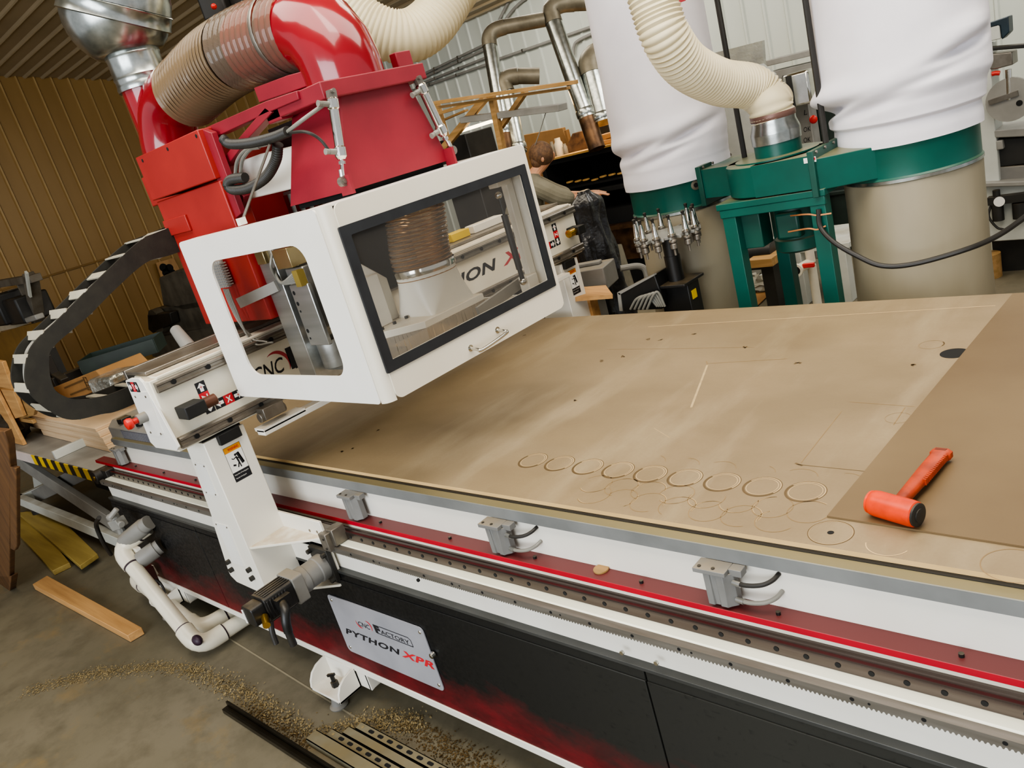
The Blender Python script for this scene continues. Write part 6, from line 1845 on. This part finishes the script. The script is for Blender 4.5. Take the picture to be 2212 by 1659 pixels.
floor_plank('lumber_board', ((70, 1262), (102, 1243), (306, 1355), (275, 1373)), .04, PINE, 'pale pine two-by-four lying flat on the concrete', 'lumber')
floor_plank('lumber_board', ((8, 1120), (60, 1103), (150, 1215), (113, 1233)), .035, YELLOWW, 'nearer yellow plank on the floor under the lift table', 'lumber', .001)
floor_plank('lumber_board', ((38, 1107), (110, 1100), (210, 1196), (172, 1222)), .03, YELLOWW, 'farther yellow plank running under the lift table', 'lumber', .037)
# steel channels and bars lying on the floor in front
STR = M('dusty_strut_steel', '8d8772', '79735f', rough=.45, metal=.35, scale=8, dust=('8e7f5a', .6, 9))


def channel(x0, y0, y1, slots, label, zh=.022):
    x1 = -1.35
    m = MB(); m.box(x0, x1, y0, y1, zh - .003, zh); m.box(x0, x1, y0, y0 + .003, .001, zh); m.box(x0, x1, y1 - .003, y1, .001, zh)
    if slots:
        yc = (y0 + y1) / 2
        for k in range(14):
            xx = x0 + .075 + k * .052
            m.prism([(xx + a, yc + b, zh + .0003) for a, b in rrect(.028, .013, .006, 3)], (0, 0, .0003), 1)
        m.cyl((x0 + .025, yc, zh), (x0 + .025, yc, zh + .0008), .006, seg=10, m=2)
    o = m.build('steel_channel', [STR, HOLE, SAWDUST], loc=(x0, y0, 0), smooth=0)
    return tag(o, label, 'channel')


channel(-2.272, .975, 1.008, True, 'slotted steel channel farthest from the viewer on the floor')
channel(-2.300, .938, .972, False, 'plain steel channel between the two slotted ones')
channel(-2.352, .902, .935, True, 'slotted steel channel nearer the viewer on the floor')
channel(-2.40, .852, .899, False, 'plain steel channel nearest the black angle bars', .03)
m = MB(); m.box(-2.93, -1.4, .815, .825, .001, .026); m.box(-2.93, -1.4, .800, .815, .001, .008); m.box(-2.91, -1.4, .786, .797, .001, .020)
tag(m.build('angle_bar', M('oiled_black_bar', '3a352b', '2c2820', rough=.3, metal=.6), loc=(-2.9, .8, 0), bevel=.001), 'pair of long black steel angle bars on the floor', 'bar')

# ================================================================ light
w = bpy.data.worlds.new('shop_light'); scene.world = w; w.use_nodes = True
w.node_tree.nodes['Background'].inputs[0].default_value = (.95, .97, 1, 1)
w.node_tree.nodes['Background'].inputs[1].default_value = .6


def area(name, loc, target, sx, sy, power, col):
    l = bpy.data.lights.new(name, 'AREA'); l.shape = 'RECTANGLE'; l.size, l.size_y = sx, sy; l.energy = power; l.color = col
    o = bpy.data.objects.new(name, l); COL.objects.link(o); o.location = loc
    o.rotation_euler = (V(target) - V(loc)).to_track_quat('-Z', 'Y').to_euler()
    return o


area('ceiling_lamp', (-1.6, .4, 4.1), (-1.6, 1.2, 0), 4.5, 1.6, 125, (1, .93, .82))
area('ceiling_lamp', (-.2, 2.6, 3.9), (-.6, 2.8, 0), 4, 1.5, 105, (1, .93, .82))
area('ceiling_lamp', (-4.0, 3.6, 3.7), (-4.0, 3.8, 0), 4, 1.2, 75, (1, .90, .74))
area('ceiling_lamp', (-1.5, 6.6, 3.4), (-2.0, 7.0, 0), 3, .5, 75, (1, .97, .92))
area('ceiling_lamp', (-5.5, 6.8, 3.3), (-5.5, 7.6, 1.5), 3, .5, 60, (1, .95, .86))
area('doorway_daylight', (-.5, -4.6, 2.3), (-2.2, 2, 1.0), 5, 3, 330, (.88, .94, 1))
area('oven_glow', (-4.9, YR + .1, 1.9), (-4.6, YR + .1, 1.2), .5, .3, 6, (1, .62, .25))
scene.view_settings.view_transform = 'AgX'
scene.view_settings.look = 'AgX - Medium High Contrast'
scene.view_settings.exposure = .2
